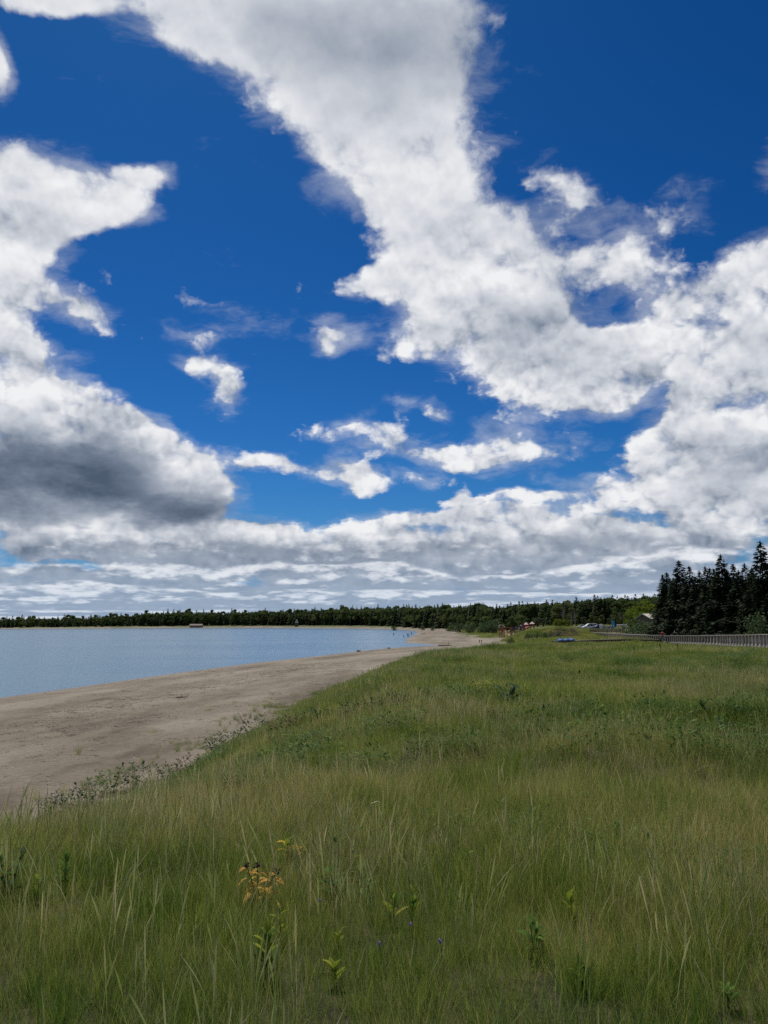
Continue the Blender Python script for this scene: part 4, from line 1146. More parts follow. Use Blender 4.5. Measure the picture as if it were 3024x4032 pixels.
# ---- playground
YP = 255.0; S_ = .01025
def PX(X): return (at_y(1940 + X / 8.295, 2480, YP).x)
def PZ(Y): return at_y(2030, 2430 + Y / 8.295, YP).z
gz0 = min(ground_z(PX(X), YP) for X in (200, 600, 1000, 1300)) - .2
cf = tag(empty("climbing_frame", (PX(315), YP, gz0)), "red arched climbing frame at the left end of the playground", "climbing frame")
def rel4(v): return Vector(v) - cf.location
for X in range(215, 431, 27):
    q = MB(); q.tube([rel4((PX(X), YP + .3 * ((X // 27) % 3), gz0)), rel4((PX(X), YP + .3 * ((X // 27) % 3), PZ(340)))], .075, 6); q.build("bar", m_red if X % 2 else m_orange, cf)
for dy_ in (0, .8, 1.6):
    q = MB(); q.tube([rel4((PX(215), YP + dy_, PZ(340))), rel4((PX(222), YP + dy_, PZ(275))), rel4((PX(270), YP + dy_, PZ(252))), rel4((PX(350), YP + dy_, PZ(252))), rel4((PX(385), YP + dy_, PZ(290))), rel4((PX(425), YP + dy_, PZ(340)))], .06, 6); q.build("arch", m_pink, cf)
q = MB(); q.box(rel4(((PX(300) + PX(360)) / 2, YP + .9, (PZ(330) + PZ(490)) / 2)), (PX(360) - PX(300), .08, PZ(330) - PZ(490))); q.build("panel", m_red, cf)
q = MB(); q.tube([rel4((PX(205), YP, PZ(345))), rel4((PX(640), YP + .4, PZ(335)))], .07, 6); q.build("top_bar", m_orange, cf)
pg = tag(empty("play_structure", (PX(800), YP, gz0)), "red and orange playground structure with two pale pink pyramid roofs", "play structure")
def rel5(v): return Vector(v) - pg.location
for X, Yt in ((590, 330), (640, 300), (735, 300), (800, 285), (895, 285), (985, 205), (1030, 215), (1055, 245), (1165, 245), (1250, 225), (1365, 225)):
    for dy_ in (0, 1.3):
        q = MB(); q.tube([rel5((PX(X), YP + dy_, gz0)), rel5((PX(X), YP + dy_, PZ(Yt)))], .075, 6); q.build("post", m_red if X % 2 == 0 else m_brown, pg)
for a, b_, y0, y1, mm in ((640, 735, 325, 415, m_navy), (812, 892, 325, 400, m_navy), (898, 965, 325, 440, m_purple), (1060, 1160, 250, 330, m_red), (1255, 1360, 225, 300, m_red), (590, 640, 340, 430, m_red), (640, 735, 418, 480, m_orange), (740, 800, 300, 420, m_brown), (990, 1030, 215, 420, m_red), (900, 960, 250, 300, m_white), (950, 985, 350, 430, m_yel)):
    q = MB(); q.box(rel5(((PX(a) + PX(b_)) / 2, YP - .1 + .13 * ((a // 7) % 3), (PZ(y0) + PZ(y1)) / 2)), (PX(b_) - PX(a), .05, PZ(y0) - PZ(y1))); o_ = q.build("panel", mm, pg)
    if a == 812:
        q = MB(); q.tube([rel5((PX(856), YP - .20, PZ(358))), rel5((PX(856), YP - .27, PZ(358)))], .25, 14); q.build("disc", m_white, o_)
for a, b_, ap, ev in ((1040, 1180, 168, 245), (1235, 1382, 148, 222)):
    xm, w_, d_ = (PX(a) + PX(b_)) / 2, (PX(b_) - PX(a)) / 2, .8; q = MB()
    q.add([rel5((xm - w_, YP + .65 - d_, PZ(ev))), rel5((xm + w_, YP + .65 - d_, PZ(ev))), rel5((xm + w_, YP + .65 + d_, PZ(ev))), rel5((xm - w_, YP + .65 + d_, PZ(ev))), rel5((xm, YP + .65, PZ(ap)))], [(0, 1, 4), (1, 2, 4), (2, 3, 4), (3, 0, 4), (3, 2, 1, 0)]); q.build("roof", m_pink, pg)
q = MB(); q.bar(rel5((PX(645), YP - .3, PZ(415))), rel5((PX(490), YP - .9, PZ(508))), .55, .06); s1 = q.build("slide", m_black, pg)
for dy_ in (-.3, .3):
    q = MB(); q.bar(rel5((PX(645), YP - .3 + dy_, PZ(405))), rel5((PX(490), YP - .9 + dy_, PZ(498))), .05, .20); q.build("side_rail", m_black, s1)
for X in (445, 480, 600, 625):
    q = MB(); q.tube([rel5((PX(X), YP - .5, gz0)), rel5((PX(X), YP - .5, PZ(435)))], .10, 6); q.build("support", m_yel, pg)
q = MB(); q.tube([rel5((PX(1200), YP - .1, PZ(325))), rel5((PX(1120), YP - .6, PZ(345))), rel5((PX(1050), YP - .9, PZ(385)))], .36, 10); q.build("tube_slide", m_orange, pg)
for a, b_, Y in ((735, 812, 420), (590, 735, 425), (895, 1055, 400), (1165, 1255, 330)):
    q = MB(); q.box(rel5(((PX(a) + PX(b_)) / 2, YP + .65, PZ(Y))), (PX(b_) - PX(a), 1.3, .08)); q.build("platform", m_brown, pg)

# ---- buildings across the bay and behind the spruces
def house(name, label, x, y, z, rz, w, d, h, rh, wallm, roofm, wins, over=.5, cat="house"):
    e = tag(empty(name, (x, y, z), rz), label, cat)
    q = MB(); q.box((0, 0, h / 2 - .5), (w, d, h + 1)); wl = q.build("wall", wallm, e)
    q = MB(); W_, D_ = w / 2 + over, d / 2 + over
    q.add([(-W_, -D_, h - .05), (W_, -D_, h - .05), (W_, 0, h + rh), (-W_, 0, h + rh), (-W_, D_, h - .05), (W_, D_, h - .05), (-W_, -D_, h + .15), (W_, -D_, h + .15), (W_, 0, h + rh + .2), (-W_, 0, h + rh + .2), (-W_, D_, h + .15), (W_, D_, h + .15)],
          [(0, 3, 2, 1), (3, 4, 5, 2), (6, 7, 8, 9), (9, 8, 11, 10), (0, 1, 7, 6), (4, 10, 11, 5), (0, 6, 9, 3), (3, 9, 10, 4), (1, 2, 8, 7), (2, 5, 11, 8)]); q.build("roof", roofm, e)
    q = MB(); q.add([(-w / 2, -d / 2 * .98, h - .02), (-w / 2, d / 2 * .98, h - .02), (-w / 2, 0, h + rh - .05), (w / 2, -d / 2 * .98, h - .02), (w / 2, d / 2 * .98, h - .02), (w / 2, 0, h + rh - .05)], [(0, 1, 2), (5, 4, 3)]); q.build("gable", wallm, e)
    for (wx, wz, ww, wh) in wins:
        q = MB(); q.box((wx, -d / 2 - .03, wz), (ww, .08, wh)); f_ = q.build("window", m_white, e)
        q = MB(); q.box((wx, -d / 2 - .08, wz), (ww - .24, .04, wh - .24)); q.build("pane", m_glass, f_)
    return e
p = at_y(773, 2468, 1078); g = ground_z(p.x, 1078)
house("cottage", "long brown cottage with dark windows on the far shore of the bay", p.x, 1078, g, .03, 17, 7, 2.9, 1.9, m_tanwall, m_brownroof, [(-6, 1.5, 2, 1.4), (-2.4, 1.5, 2, 1.4), (2, 1.4, 3, 1.8), (6.2, 1.5, 2, 1.4)])
x, zt = height_to(1168, 2439, 1000); g = ground_z(x, 1000)
g = zt - 4.2; e = tag(empty("cabin", (x, 1000, g)), "small white A-shaped cabin among the trees across the bay", "cabin")
h_ = zt - g; q = MB(); q.add([(-1.6, -3, 0), (1.6, -3, 0), (0, -3, h_), (-1.6, 3, 0), (1.6, 3, 0), (0, 3, h_)], [(0, 1, 2), (5, 4, 3), (0, 3, 4, 1)]); q.build("wall", m_white, e)
q = MB()
for s_ in (-1, 1): q.add([(s_ * 1.9, -3.4, -.3), (s_ * 1.9, 3.4, -.3), (0, 3.4, h_ + .25), (0, -3.4, h_ + .25), (s_ * 1.7, -3.4, -.3), (s_ * 1.7, 3.4, -.3), (0, 3.4, h_ + .02), (0, -3.4, h_ + .02)], [(0, 1, 2, 3), (7, 6, 5, 4), (0, 3, 7, 4), (1, 5, 6, 2), (0, 4, 5, 1)])
q.build("roof", m_grey, e)
q = MB(); q.box((0, 0, -2.7), (4.2, 5.6, 5.2)); q.build("base", m_wood_dk, e)
for z_ in (.9, 2.8):
    q = MB(); q.box((0, -3.04, z_ + .4), (1.1 if z_ < 2 else .6, .06, 1.1)); q.build("window", m_glass, e)
def rowboat(px, py, y, L, rz, label):
    p = at_y(px, py, y); e = tag(empty("rowing_boat", (p.x, y, ground_z(p.x, y)), rz), label, "boat")
    q = MB(); R_ = []
    for i in range(9):
        u = i / 8; w_ = L * .17 * (math.sin(math.pi * (.08 + .80 * u)) ** .7 if u > 0 else .2); zt__ = .75 + .35 * abs(2 * u - 1) ** 2
        R_.append([(-L / 2 + L * u, w_ * t_, (.15 if abs(t_) < .7 else zt__)) for t_ in (-1, -.6, 0, .6, 1)])
    q.add([v for r_ in R_ for v in r_], [(i * 5 + j, i * 5 + j + 1, (i + 1) * 5 + j + 1, (i + 1) * 5 + j) for i in range(8) for j in range(4)]); o_ = q.build("hull", m_white, e)
    sd_ = o_.modifiers.new("thick", 'SOLIDIFY'); sd_.thickness = .08
    for u in (-.2, .15):
        q = MB(); q.box((L * u, 0, .62), (.3, L * .26, .06)); q.build("seat", m_brown, e)
rowboat(1040, 2465, 1035, 3.2, .2, "small white boat drawn up on the far beach below the wood")
rowboat(1196, 2466, 985, 4.2, -.1, "longer white boat drawn up on the far beach, right of the smaller one")
p = at_y(2556, 2440, 212); g = ground_z(p.x, 212)
house("house", "house with pale roof half hidden by the bush left of the dark spruces", p.x, 212, g, .5, 4.2, 5, 4.7, 1.3, m_tanwall, m_paleroof, [(-1.2, 2.4, 1.1, 1.2), (1.2, 2.4, 1.1, 1.2)])

# ---- people
def skinned(name, nodes, edges, mat, parent, root=0, sub=1):
    me = bpy.data.meshes.new(name); me.from_pydata([n_[:3] for n_ in nodes], edges, []); me.update(); me.materials.append(mat)
    o = obj(name, me, parent); o.modifiers.new("skin", 'SKIN')
    for v, n_ in zip(me.skin_vertices[0].data, nodes): v.radius = (n_[3], n_[3] if len(n_) < 5 else n_[4])
    me.skin_vertices[0].data[root].use_root = True
    s_ = o.modifiers.new("smooth", 'SUBSURF'); s_.levels = sub; s_.render_levels = sub
    return o
m_skin = plain("skin", (0.48, 0.30, 0.22), 0.6, 0.08, 8)
m_hair = plain("dark_hair", (0.03, 0.022, 0.016), 0.8, 0.2, 8)
m_whitecap = plain("white_cap", (0.72, 0.72, 0.70), 0.8, 0.06, 8)
CLOTH = {c_: plain(c_ + "_cloth", v, 0.9, 0.15, 8) for c_, v in dict(navy=(.018, .022, .05), black=(.014, .014, .017), red=(.42, .025, .030), grey=(.22, .24, .26), pale=(.55, .55, .56), purple=(.06, .03, .10), blue=(.04, .09, .25)).items()}
def person(x, y, z, h, rz, top, legs, label, hair=None, bend=0.0, stride=.10, arms=.12, group=None):
    s_ = h / 1.75; e = tag(empty("person", (x, y, z), rz), label, "person", group); e.scale = (s_, s_, s_)
    st, a_ = stride, arms; bx = bend
    N_ = [(0, 0, .95, .12, .10), (0, bx * .3, 1.15, .115, .09), (0, bx * .7, 1.38, .14, .095), (0, bx, 1.50, .055), (0, bx * 1.1, 1.60, .085, .095), (0, bx * 1.15 - .01, 1.70, .075, .085),
          (-.18, bx * .75, 1.42, .06), (-.23 - a_ * .5, bx * .8, 1.15, .042), (-.24 - a_, bx + .10, .92, .034), (-.245 - a_, bx + .14, .82, .03),
          (.18, bx * .75, 1.42, .06), (.23 + a_ * .5, bx * .8, 1.15, .042), (.24 + a_, bx + .10, .92, .034), (.245 + a_, bx + .14, .82, .03),
          (-.09, 0, .88, .085), (-.10, st * .5 + .02, .48, .055), (-.10, st - .03, .09, .040), (-.10, st + .12, .03, .035),
          (.09, 0, .88, .085), (.10, -st * .5 + .02, .48, .055), (.10, -st - .03, .09, .040), (.10, -st + .12, .03, .035)]
    E_ = [(0, 1), (1, 2), (2, 3), (3, 4), (4, 5), (2, 6), (6, 7), (7, 8), (8, 9), (2, 10), (10, 11), (11, 12), (12, 13), (0, 14), (14, 15), (15, 16), (16, 17), (0, 18), (18, 19), (19, 20), (20, 21)]
    skinned("body", N_, E_, m_skin, e)
    def grow(ids, ed, k__, mm, nm):
        mp_ = {i: j for j, i in enumerate(ids)}
        skinned(nm, [(*N_[i][:3], N_[i][3] + k__, N_[i][-1] + k__) for i in ids], [(mp_[a], mp_[b_]) for a, b_ in ed], mm, e)
    grow([1, 0, 2, 6, 7, 8, 10, 11, 12], [(0, 1), (1, 2), (2, 6), (6, 7), (7, 8), (2, 10), (10, 11), (11, 12)], .028, CLOTH[top], "jacket")
    grow([0, 14, 15, 16, 18, 19, 20], [(0, 14), (14, 15), (15, 16), (0, 18), (18, 19), (19, 20)], .022, CLOTH[legs], "trousers")
    skinned("hair" if hair is None else "cap", [(0, bx * 1.15 - .035, 1.66, .088, .09), (0, bx * 1.15 - .02, 1.745, .07, .08)], [(0, 1)], hair or m_hair, e)
    return e
for px, py, h, rz, tp, lg, L_, kw in (
        (1550, 2502, 1.6, .5, "navy", "black", "person in dark clothes wading alone in the bay, leftmost of the waders", {}),
        (1590, 2511, 1.45, -.3, "pale", "blue", "person in a pale top wading ankle deep left of the tall dark figure", {}),
        (1606, 2507, 1.85, .2, "navy", "navy", "tall person in dark clothes standing at the water's edge beside a child", {}),
        (1610, 2509, 1.0, .6, "red", "black", "small child standing close beside the tall dark figure at the water", {}),
        (1620, 2500, 1.7, -.7, "black", "black", "person in black standing farthest along the water's edge", {})):
    p = at_z(px, py, 0.05); person(p.x, p.y, -.06 if px < 1600 else ground_z(p.x, p.y), h, rz, tp, lg, L_, **kw)
p = hit(1888, 2532); person(p.x, p.y, p.z, 1.05, .4, "purple", "black", "small child in purple and black on the open sand, left of a pair", bend=.1)
p = hit(1896, 2532); person(p.x, p.y, p.z, 1.0, -.4, "navy", "black", "small child in navy on the open sand, right of a pair", bend=.1)
person(50.9, 141.4, 3.28, 1.86, math.pi * .9, "red", "grey", "person in a red jacket with pale front walking on the boardwalk")
person(52.9, 140.8, 3.28, 1.86, math.pi * .85, "black", "black", "person in black with a white cap on the boardwalk", hair=m_whitecap)
# ------------------------------------------------------------------ plants that stand out of the grass
def leafy(name, cols, tr_=.4):
    m_, n, b = new_mat(name); oi = n.N.new('ShaderNodeObjectInfo'); tc = n.N.new('ShaderNodeTexCoord')
    f = n.math('MULTIPLY_ADD', n.noise(tc.outputs['Object'], 3.0, 4, .6), .6, n.math('MULTIPLY', oi.outputs['Random'], .5))
    col = n.ramp(f, [(.15, cols[0]), (.5, cols[1]), (.85, cols[2])]); n.L.new(col, b.inputs['Base Color']); b.inputs['Roughness'].default_value = .75; b.inputs['Specular IOR Level'].default_value = .1
    t_ = n.N.new('ShaderNodeBsdfTranslucent'); n.L.new(col, t_.inputs[0]); mx = n.N.new('ShaderNodeMixShader'); mx.inputs[0].default_value = tr_
    out = next(x for x in n.N if x.type == 'OUTPUT_MATERIAL'); n.L.new(b.outputs[0], mx.inputs[1]); n.L.new(t_.outputs[0], mx.inputs[2]); n.L.new(mx.outputs[0], out.inputs[0])
    return m_
L_dark = leafy("dark_leaf", [(.014, .036, .012), (.024, .058, .017), (.048, .085, .026)])
L_mid = leafy("green_leaf", [(.050, .110, .020), (.085, .165, .028), (.140, .215, .045)])
L_lime = leafy("lime_leaf", [(.13, .19, .020), (.21, .27, .030), (.33, .34, .045)])
L_yel = leafy("yellow_leaf", [(.40, .27, .030), (.56, .38, .040), (.62, .48, .090)])
L_ora = leafy("orange_leaf", [(.36, .17, .030), (.52, .29, .060), (.58, .40, .110)])
L_blue = leafy("bluish_leaf", [(.018, .050, .030), (.032, .076, .045), (.060, .105, .062)])
L_red = leafy("reddish_leaf", [(.070, .036, .022), (.105, .052, .030), (.075, .080, .030)])
m_stem = plain("dark_stem", (.045, .040, .022), .8, .3, 20)
m_gstem = plain("green_stem", (.10, .14, .045), .8, .3, 20)
m_seed = plain("dark_seed_head", (.030, .010, .010), .9, .4, 40)
m_vetch = plain("purple_petal", (.20, .13, .33), .7, .2, 40)
m_clover = plain("pink_petal", (.34, .13, .20), .7, .2, 40)
m_yflow = plain("yellow_petal", (.75, .62, .03), .6, .1, 40)
m_straw = plain("straw", (.42, .36, .20), .8, .15, 20)

def leaf_mesh(wd, curl, fold=.25, n_=5):
    V_, F_ = [], []
    for i in range(n_ + 1):
        u = i / n_; w_ = wd * math.sin(math.pi * min(1, u * .97 + .03)) ** .75 * (1 - .25 * u) * .5
        z = math.sin(u * 2.2) * .12 - curl * u * u; V_ += [(u, -w_, z + w_ * fold), (u, 0, z), (u, w_, z + w_ * fold)]
    for i in range(n_):
        o_ = i * 3
        F_ += [(o_, o_ + 3, o_ + 4, o_ + 1), (o_ + 1, o_ + 4, o_ + 5, o_ + 2)]
    return V_, F_
LEAF = {}
def leaf_me(wd, curl, mat):
    k_ = (wd, curl, mat.name)
    if k_ not in LEAF: LEAF[k_] = mesh_from("leaf", *leaf_mesh(wd, curl), [mat], True)
    return LEAF[k_]
pr = random.Random(5)

fol_r = np.random.default_rng(77)
FOL = {}
def foliage(mat, e, h, wide):
    if mat.name not in FOL:
        out = []
        for _ in range(3):
            V_, F_, T_ = herbs(fol_r, 190, .5, .95, .15)
            out.append(mesh_from("foliage", V_, np.array(F_), [mat], False, {'tint': T_}))
        FOL[mat.name] = out
    o = obj("foliage", pr.choice(FOL[mat.name]), e, (0, 0, 0), (0, 0, pr.uniform(0, 6))); o.scale = (h * wide, h * wide, h); o['kind'] = 'stuff'
def leafy_plant(px, py, top, label, mats, n=12, leaf=.10, wd=.42, curl=.25, el=(.2, 1.0), stems=1, cat="plant", name="leafy_plant", spread=.25, stem=m_gstem, heads=None, u0=.15, group=None):
    """stem(s) with separate leaves; px, py is the foot, top the pixel row of its top"""
    p = hit(px, py); dist = math.hypot(p.x, p.y)
    h = max(.08, (py - top) / FPX * dist * (1.0 if dist < 12 else 1.12))
    e = tag(empty(name, p, pr.uniform(0, 6.28)), label, cat, group)
    if name in ('shrub', 'broad_leaved_shrub', 'upright_plant'): foliage(mats[0], e, h * .92, 1.5 if name == 'shrub' else (1.1 if name[0] == 'b' else .7))
    for s_ in range(stems):
        a = pr.uniform(0, 6.28) if stems == 1 else s_ * 6.283 / stems + pr.uniform(-.3, .3); sp = h * (spread if stems > 1 else .06); hh = h * (1 if s_ == 0 else pr.uniform(.78, .98))
        top_ = Vector((math.cos(a) * sp, math.sin(a) * sp, hh)); r_ = .0035 + .004 * h
        q = MB(); pts_ = [Vector((0, 0, -.03)), top_ * .5 + Vector((0, 0, .04 * h)), top_]; q.tube(pts_, [r_, r_ * .8, r_ * .5], 5); q.build("stem", stem, e)
        k_ = n // stems
        for i in range(k_):
            u = u0 + (1 - u0) * (i + pr.uniform(0, .6)) / k_; c = top_ * min(u, 1); az_ = i * 2.4 + pr.uniform(-.4, .4); ee = pr.uniform(*el) * (.55 + .45 * u)
            L_ = leaf * (.85 if dist < 12 else .95) * pr.uniform(.7, 1.2) * (1.1 - .45 * u); mt = mats[0] if len(mats) == 1 else pr.choices(mats, [2] + [1] * (len(mats) - 1))[0]
            o_ = obj("leaf", leaf_me(wd, curl, mt), e, c, (pr.uniform(-.3, .3), -ee, az_)); o_.scale = (L_, L_, L_)
        if heads:
            q = MB()
            for _ in range(9):
                d = Vector((pr.gauss(0, 1), pr.gauss(0, 1), pr.gauss(0, 1))).normalized() * heads * pr.uniform(.3, 1); c = top_ + d; w_ = heads * .45
                q.box(c, (w_, w_, w_), mat=Matrix.Rotation(pr.uniform(0, 3), 3, d))
            q.build("seed_head", m_seed, e)
    return e

leafy_plant(1022, 3575, 3415, "withered plant with orange yellow leaves and three dark seed heads on black stems", [L_ora, L_yel, L_ora], 27, .12, .46, .5, (-.5, .5), 3, stem=m_stem, heads=.020, spread=.42, u0=.30)
leafy_plant(1152, 3425, 3335, "bright yellow leaved plant just right of the one with dark seed heads", [L_yel, L_lime, L_yel], 18, .12, .44, .3, (.2, 1.2), 2, spread=.3, u0=.35)
leafy_plant(1045, 3860, 3690, "tall broad leaved lime green plant with dark stem below the withered one", [L_lime, L_mid, L_mid], 18, .125, .55, .1, (.7, 1.3), 1, stem=m_stem)
leafy_plant(1105, 3730, 3600, "small yellowing plant beside the tall broad leaved one", [L_lime, L_yel], 7, .10, .35, .2, (.5, 1.3), 1)
leafy_plant(255, 3520, 3392, "leafy green stem standing in the grass near the left picture edge", [L_mid], 14, .10, .42, .1, (.6, 1.2))
leafy_plant(30, 3560, 3400, "broad leaved green plant touching the left picture edge", [L_mid, L_dark], 14, .13, .5, .2, (.2, 1.1), 2)
leafy_plant(150, 3560, 3480, "low pale green plant between two taller ones at the left edge", [L_mid, L_lime], 9, .09, .42, .2, (.5, 1.2))
leafy_plant(1308, 3570, 3440, "green plant with spreading grey green leaves right of the yellow ones", [L_mid, L_blue], 12, .13, .5, .15, (-.1, .8), 1)
leafy_plant(1450, 3570, 3480, "dark green herb in the middle of the foreground grass", [L_mid, L_dark], 10, .10, .4, .2, (.3, 1.1), 1)
leafy_plant(1552, 3650, 3545, "upright yellow green plant, left one of two close together", [L_lime, L_mid], 9, .12, .45, .05, (.8, 1.35))
leafy_plant(1622, 3665, 3552, "upright yellow green plant, right one of two close together", [L_lime, L_mid], 9, .13, .45, .05, (.8, 1.35))
leafy_plant(1318, 3905, 3832, "low lime green leaves near the bottom of the slope", [L_lime, L_mid], 8, .10, .5, .1, (.6, 1.3))
leafy_plant(1330, 3745, 3690, "small lime leaved plant left of the purple flowers", [L_lime], 7, .09, .45, .15, (.5, 1.2))
leafy_plant(2322, 3500, 3398, "pale green plant with three spreading leaves on the right slope", [L_mid, L_blue, L_lime], 9, .11, .42, .25, (0, 1.0))
leafy_plant(2256, 3665, 3552, "upright yellow green pod leaved plant on the right slope", [L_lime], 7, .11, .5, .05, (.9, 1.4))
leafy_plant(2105, 3790, 3668, "broad leaved green plant low on the right slope", [L_mid], 13, .13, .42, .15, (.3, 1.2), 2)
leafy_plant(1842, 3440, 3368, "small yellow green plant near the centre of the slope", [L_lime, L_mid], 9, .10, .42, .15, (.4, 1.2))
leafy_plant(712, 3390, 3338, "small bright green plant in sparse grass left of centre", [L_mid, L_lime], 9, .09, .42, .2, (.4, 1.2))
leafy_plant(955, 3290, 3220, "dark ferny green plant above the withered one", [L_dark, L_mid], 14, .08, .3, .2, (.2, 1.1), 2)
leafy_plant(1070, 3250, 3170, "single leafy stem beside a bare sandy spot", [L_mid, L_dark], 12, .08, .4, .2, (.2, 1.1))
leafy_plant(2300, 3930, 3850, "narrow leaved green plant near the bottom right", [L_mid, L_dark], 12, .11, .25, .2, (.5, 1.3), 2)
leafy_plant(2870, 4000, 3930, "bright green leaves at the bottom right edge", [L_mid], 10, .09, .4, .2, (.3, 1.2), 1)
leafy_plant(2010, 2800, 2712, "dark bluish green broad leaved plant standing in the upper slope", [L_blue, L_dark], 22, .34, .5, .3, (0, .9), 3, spread=.35)
leafy_plant(2770, 2850, 2805, "dark green spiky leaved plant in the greyish grass at right", [L_dark, L_blue], 16, .30, .25, .1, (.4, 1.3))
leafy_plant(2690, 2850, 2805, "green leafy plant left of the spiky one in the greyish grass", [L_mid, L_dark], 14, .22, .3, .15, (.3, 1.2), 2)
leafy_plant(2850, 2905, 2862, "pale green spiky plant below the dark spiky one at right", [L_blue, L_mid], 14, .28, .22, .2, (.2, 1.2))
leafy_plant(985, 2930, 2822, "dark shrub with big drooping oval leaves at the edge of the sand", [L_dark, L_blue], 34, .17, .5, .55, (-.2, 1.0), 4, name="broad_leaved_shrub", cat="shrub", spread=.6)
for px, py, top, L_, mts, n_ in (
        (845, 2975, 2925, "dark leafy shrub left of the big leaved one at the sand's edge", [L_dark], 26), (905, 2962, 2900, "dark shrub between the sand and the big leaved shrub", [L_dark, L_mid], 24),
        (1085, 2905, 2850, "brownish leaved shrub right of the big leaved one", [L_red, L_dark], 24), (1160, 2890, 2835, "rusty tinted low shrub on the dune crest", [L_red, L_dark], 22),
        (1260, 2855, 2805, "dark grey green shrub on the crest in line with the tip of beach grass", [L_dark, L_red], 22), (1375, 2830, 2775, "low dark shrub in the middle of the crest line", [L_dark, L_blue], 22),
        (1475, 2820, 2762, "green and dark shrub in front of the bare sand strip", [L_dark, L_mid], 24), (1570, 2790, 2735, "leafy dark shrub beside the bare sand strip", [L_dark, L_mid], 24),
        (1690, 2775, 2722, "dark shrub at the right end of the crest line", [L_dark, L_mid], 24), (1800, 2760, 2712, "yellowish green shrub beyond the crest line", [L_mid, L_lime], 26), (1900, 2745, 2695, "yellow green bushy plant beside the bluish broad leaved one", [L_lime, L_mid], 26),
        (2080, 2760, 2715, "bright green low shrub right of the bluish broad leaved plant", [L_mid, L_lime], 24), (1955, 2850, 2805, "reddish brown leafy plant below the yellow green bushes", [L_red, L_mid], 20),
        (350, 3165, 3100, "dark leafy weed where the lower left grass meets sand", [L_dark, L_mid], 18), (265, 3195, 3140, "small dark weed at the grass edge, lower left", [L_dark], 16), (200, 3205, 3160, "smallest dark weed on the lower left grass edge", [L_dark], 12),
        (440, 3125, 3060, "yellow green weed at the grass edge", [L_mid, L_lime], 18), (520, 3110, 3040, "dark leafy weed right of the yellow green one", [L_dark, L_mid], 18), (660, 3085, 3030, "upright dark weed on the sloping grass edge", [L_dark, L_mid], 20),
        (755, 3075, 3005, "reddish brown seeded weed on the grass edge", [L_red], 20), (830, 3050, 2990, "yellow tinted weed near the reddish one", [L_mid, L_red, L_lime], 18), (935, 3150, 3070, "green weed on a bare stem left of centre", [L_dark, L_mid], 16)):
    p = hit(px, py); leafy_plant(px, py, top - (py - top) * .25, L_, mts, n_ + 10, max(.06, .0080 * p.y), .45, .25, (-.2, 1.1), 6, name="shrub", cat="shrub", spread=.62, stem=m_stem, u0=.12)
for px, py, top, L_ in ((1482, 2680, 2652, "upright dark plant, leftmost on the far grass edge"), (1500, 2678, 2648, "upright dark plant second along the far grass edge"), (1530, 2672, 2645, "tall leafy plant third along the far grass edge"),
                        (1578, 2655, 2630, "broad dark plant fourth along the far grass edge"), (1615, 2640, 2620, "small dark plant at the right end of the far grass edge"), (1755, 2630, 2605, "dark plant on the far grass above the edge"), (1815, 2660, 2622, "tall dark leafy plant in the far grass")):
    p = hit(px, py); leafy_plant(px, py, top, L_, [L_dark, L_mid], 16, .0048 * p.y, .45, .2, (.1, 1.2), 2, name="upright_plant", spread=.25, stem=m_stem)
# dead stalks
for px, py, top, L_ in ((2640, 2735, 2690, "dark dead stalk with thick head, left one of a pair at right"), (2656, 2735, 2686, "dark dead stalk, taller right one of a pair"), (2282, 2690, 2640, "thin dark stalk standing in the middle right meadow"), (2138, 2850, 2780, "thin dark stalk right of the bluish plant"),
                        (2302, 2672, 2640, "short dark stalk in the middle right meadow"), (2498, 2590, 2545, "dark stalk rising near the boardwalk"), (2605, 2600, 2535, "tall dark stalk in front of the boardwalk posts"), (2668, 2575, 2535, "thin stalk below the spruces")):
    p = hit(px, py); d_ = p.y; h = (py - top) / FPX * d_; e = tag(empty("dead_stalk", p), L_, "plant"); q = MB(); t_ = (pr.gauss(0, .05) * h, 0, h)
    q.tube([(0, 0, -.05), (t_[0] * .4, 0, h * .5), t_], [.012, .010, .006], 5); q.build("stem", m_stem, e); q = MB(); q.tube([(t_[0] * .7, 0, h * .70), (t_[0] * .85, 0, h * .85), (t_[0] * 1.02, 0, h * 1.02)], [.014, .028, .010], 6); q.build("seed_head", m_seed, e)
# flowers
def flower(px, py, mat, label, r_=.016, n_=16, group=None, stem_h=.22, name="vetch_flower"):
    d = ray(px, py); g = hit(px, py); t = (g - EYE).length * .96; c = EYE + d * t; gz_ = ground_z(c.x, c.y)
    e = tag(empty(name, (c.x, c.y, gz_)), label, "flower", group); hh = max(.12, c.z - gz_); q = MB(); q.tube([(0, 0, -.02), (.01, 0, hh * .6), (0, 0, hh)], [.003, .0025, .002], 5); q.build("stem", m_gstem, e); q = MB()
    for i in range(n_):
        dd_ = Vector((pr.gauss(0, 1), pr.gauss(0, 1), pr.gauss(.2, 1.2))).normalized() * r_ * pr.uniform(.4, 1); w_ = r_ * .5
        q.box(Vector((0, 0, hh)) + dd_, (w_, w_ * .5, w_ * 1.1), mat=Matrix.Rotation(pr.uniform(0, 3), 3, dd_))
    q.build("petals", mat, e)
for px, py, L_ in ((1617, 3697, "small purple vetch flower left of the brighter one low in the slope"), (1732, 3756, "brightest purple vetch flower low in the foreground grass"), (1258, 3590, "purple vetch flower below the grey green leaved plant"), (1410, 3387, "faint purple flower right of the yellow plant"), (1300, 3362, "tiny purple flower near the bright yellow plant"), (3012, 3562, "pale purple flower at the right picture edge"), (1493, 3780, "dull purple flower near the bottom centre")):
    flower(px, py, m_vetch, L_, .009 if px != 1732 else .013)
flower(1267, 3198, m_clover, "pink clover head standing in the upper slope grass", .022, 24, name="clover_flower")
flower(950, 3122, m_clover, "dull purple seed head near the grass edge at left", .026, 24, name="clover_flower")
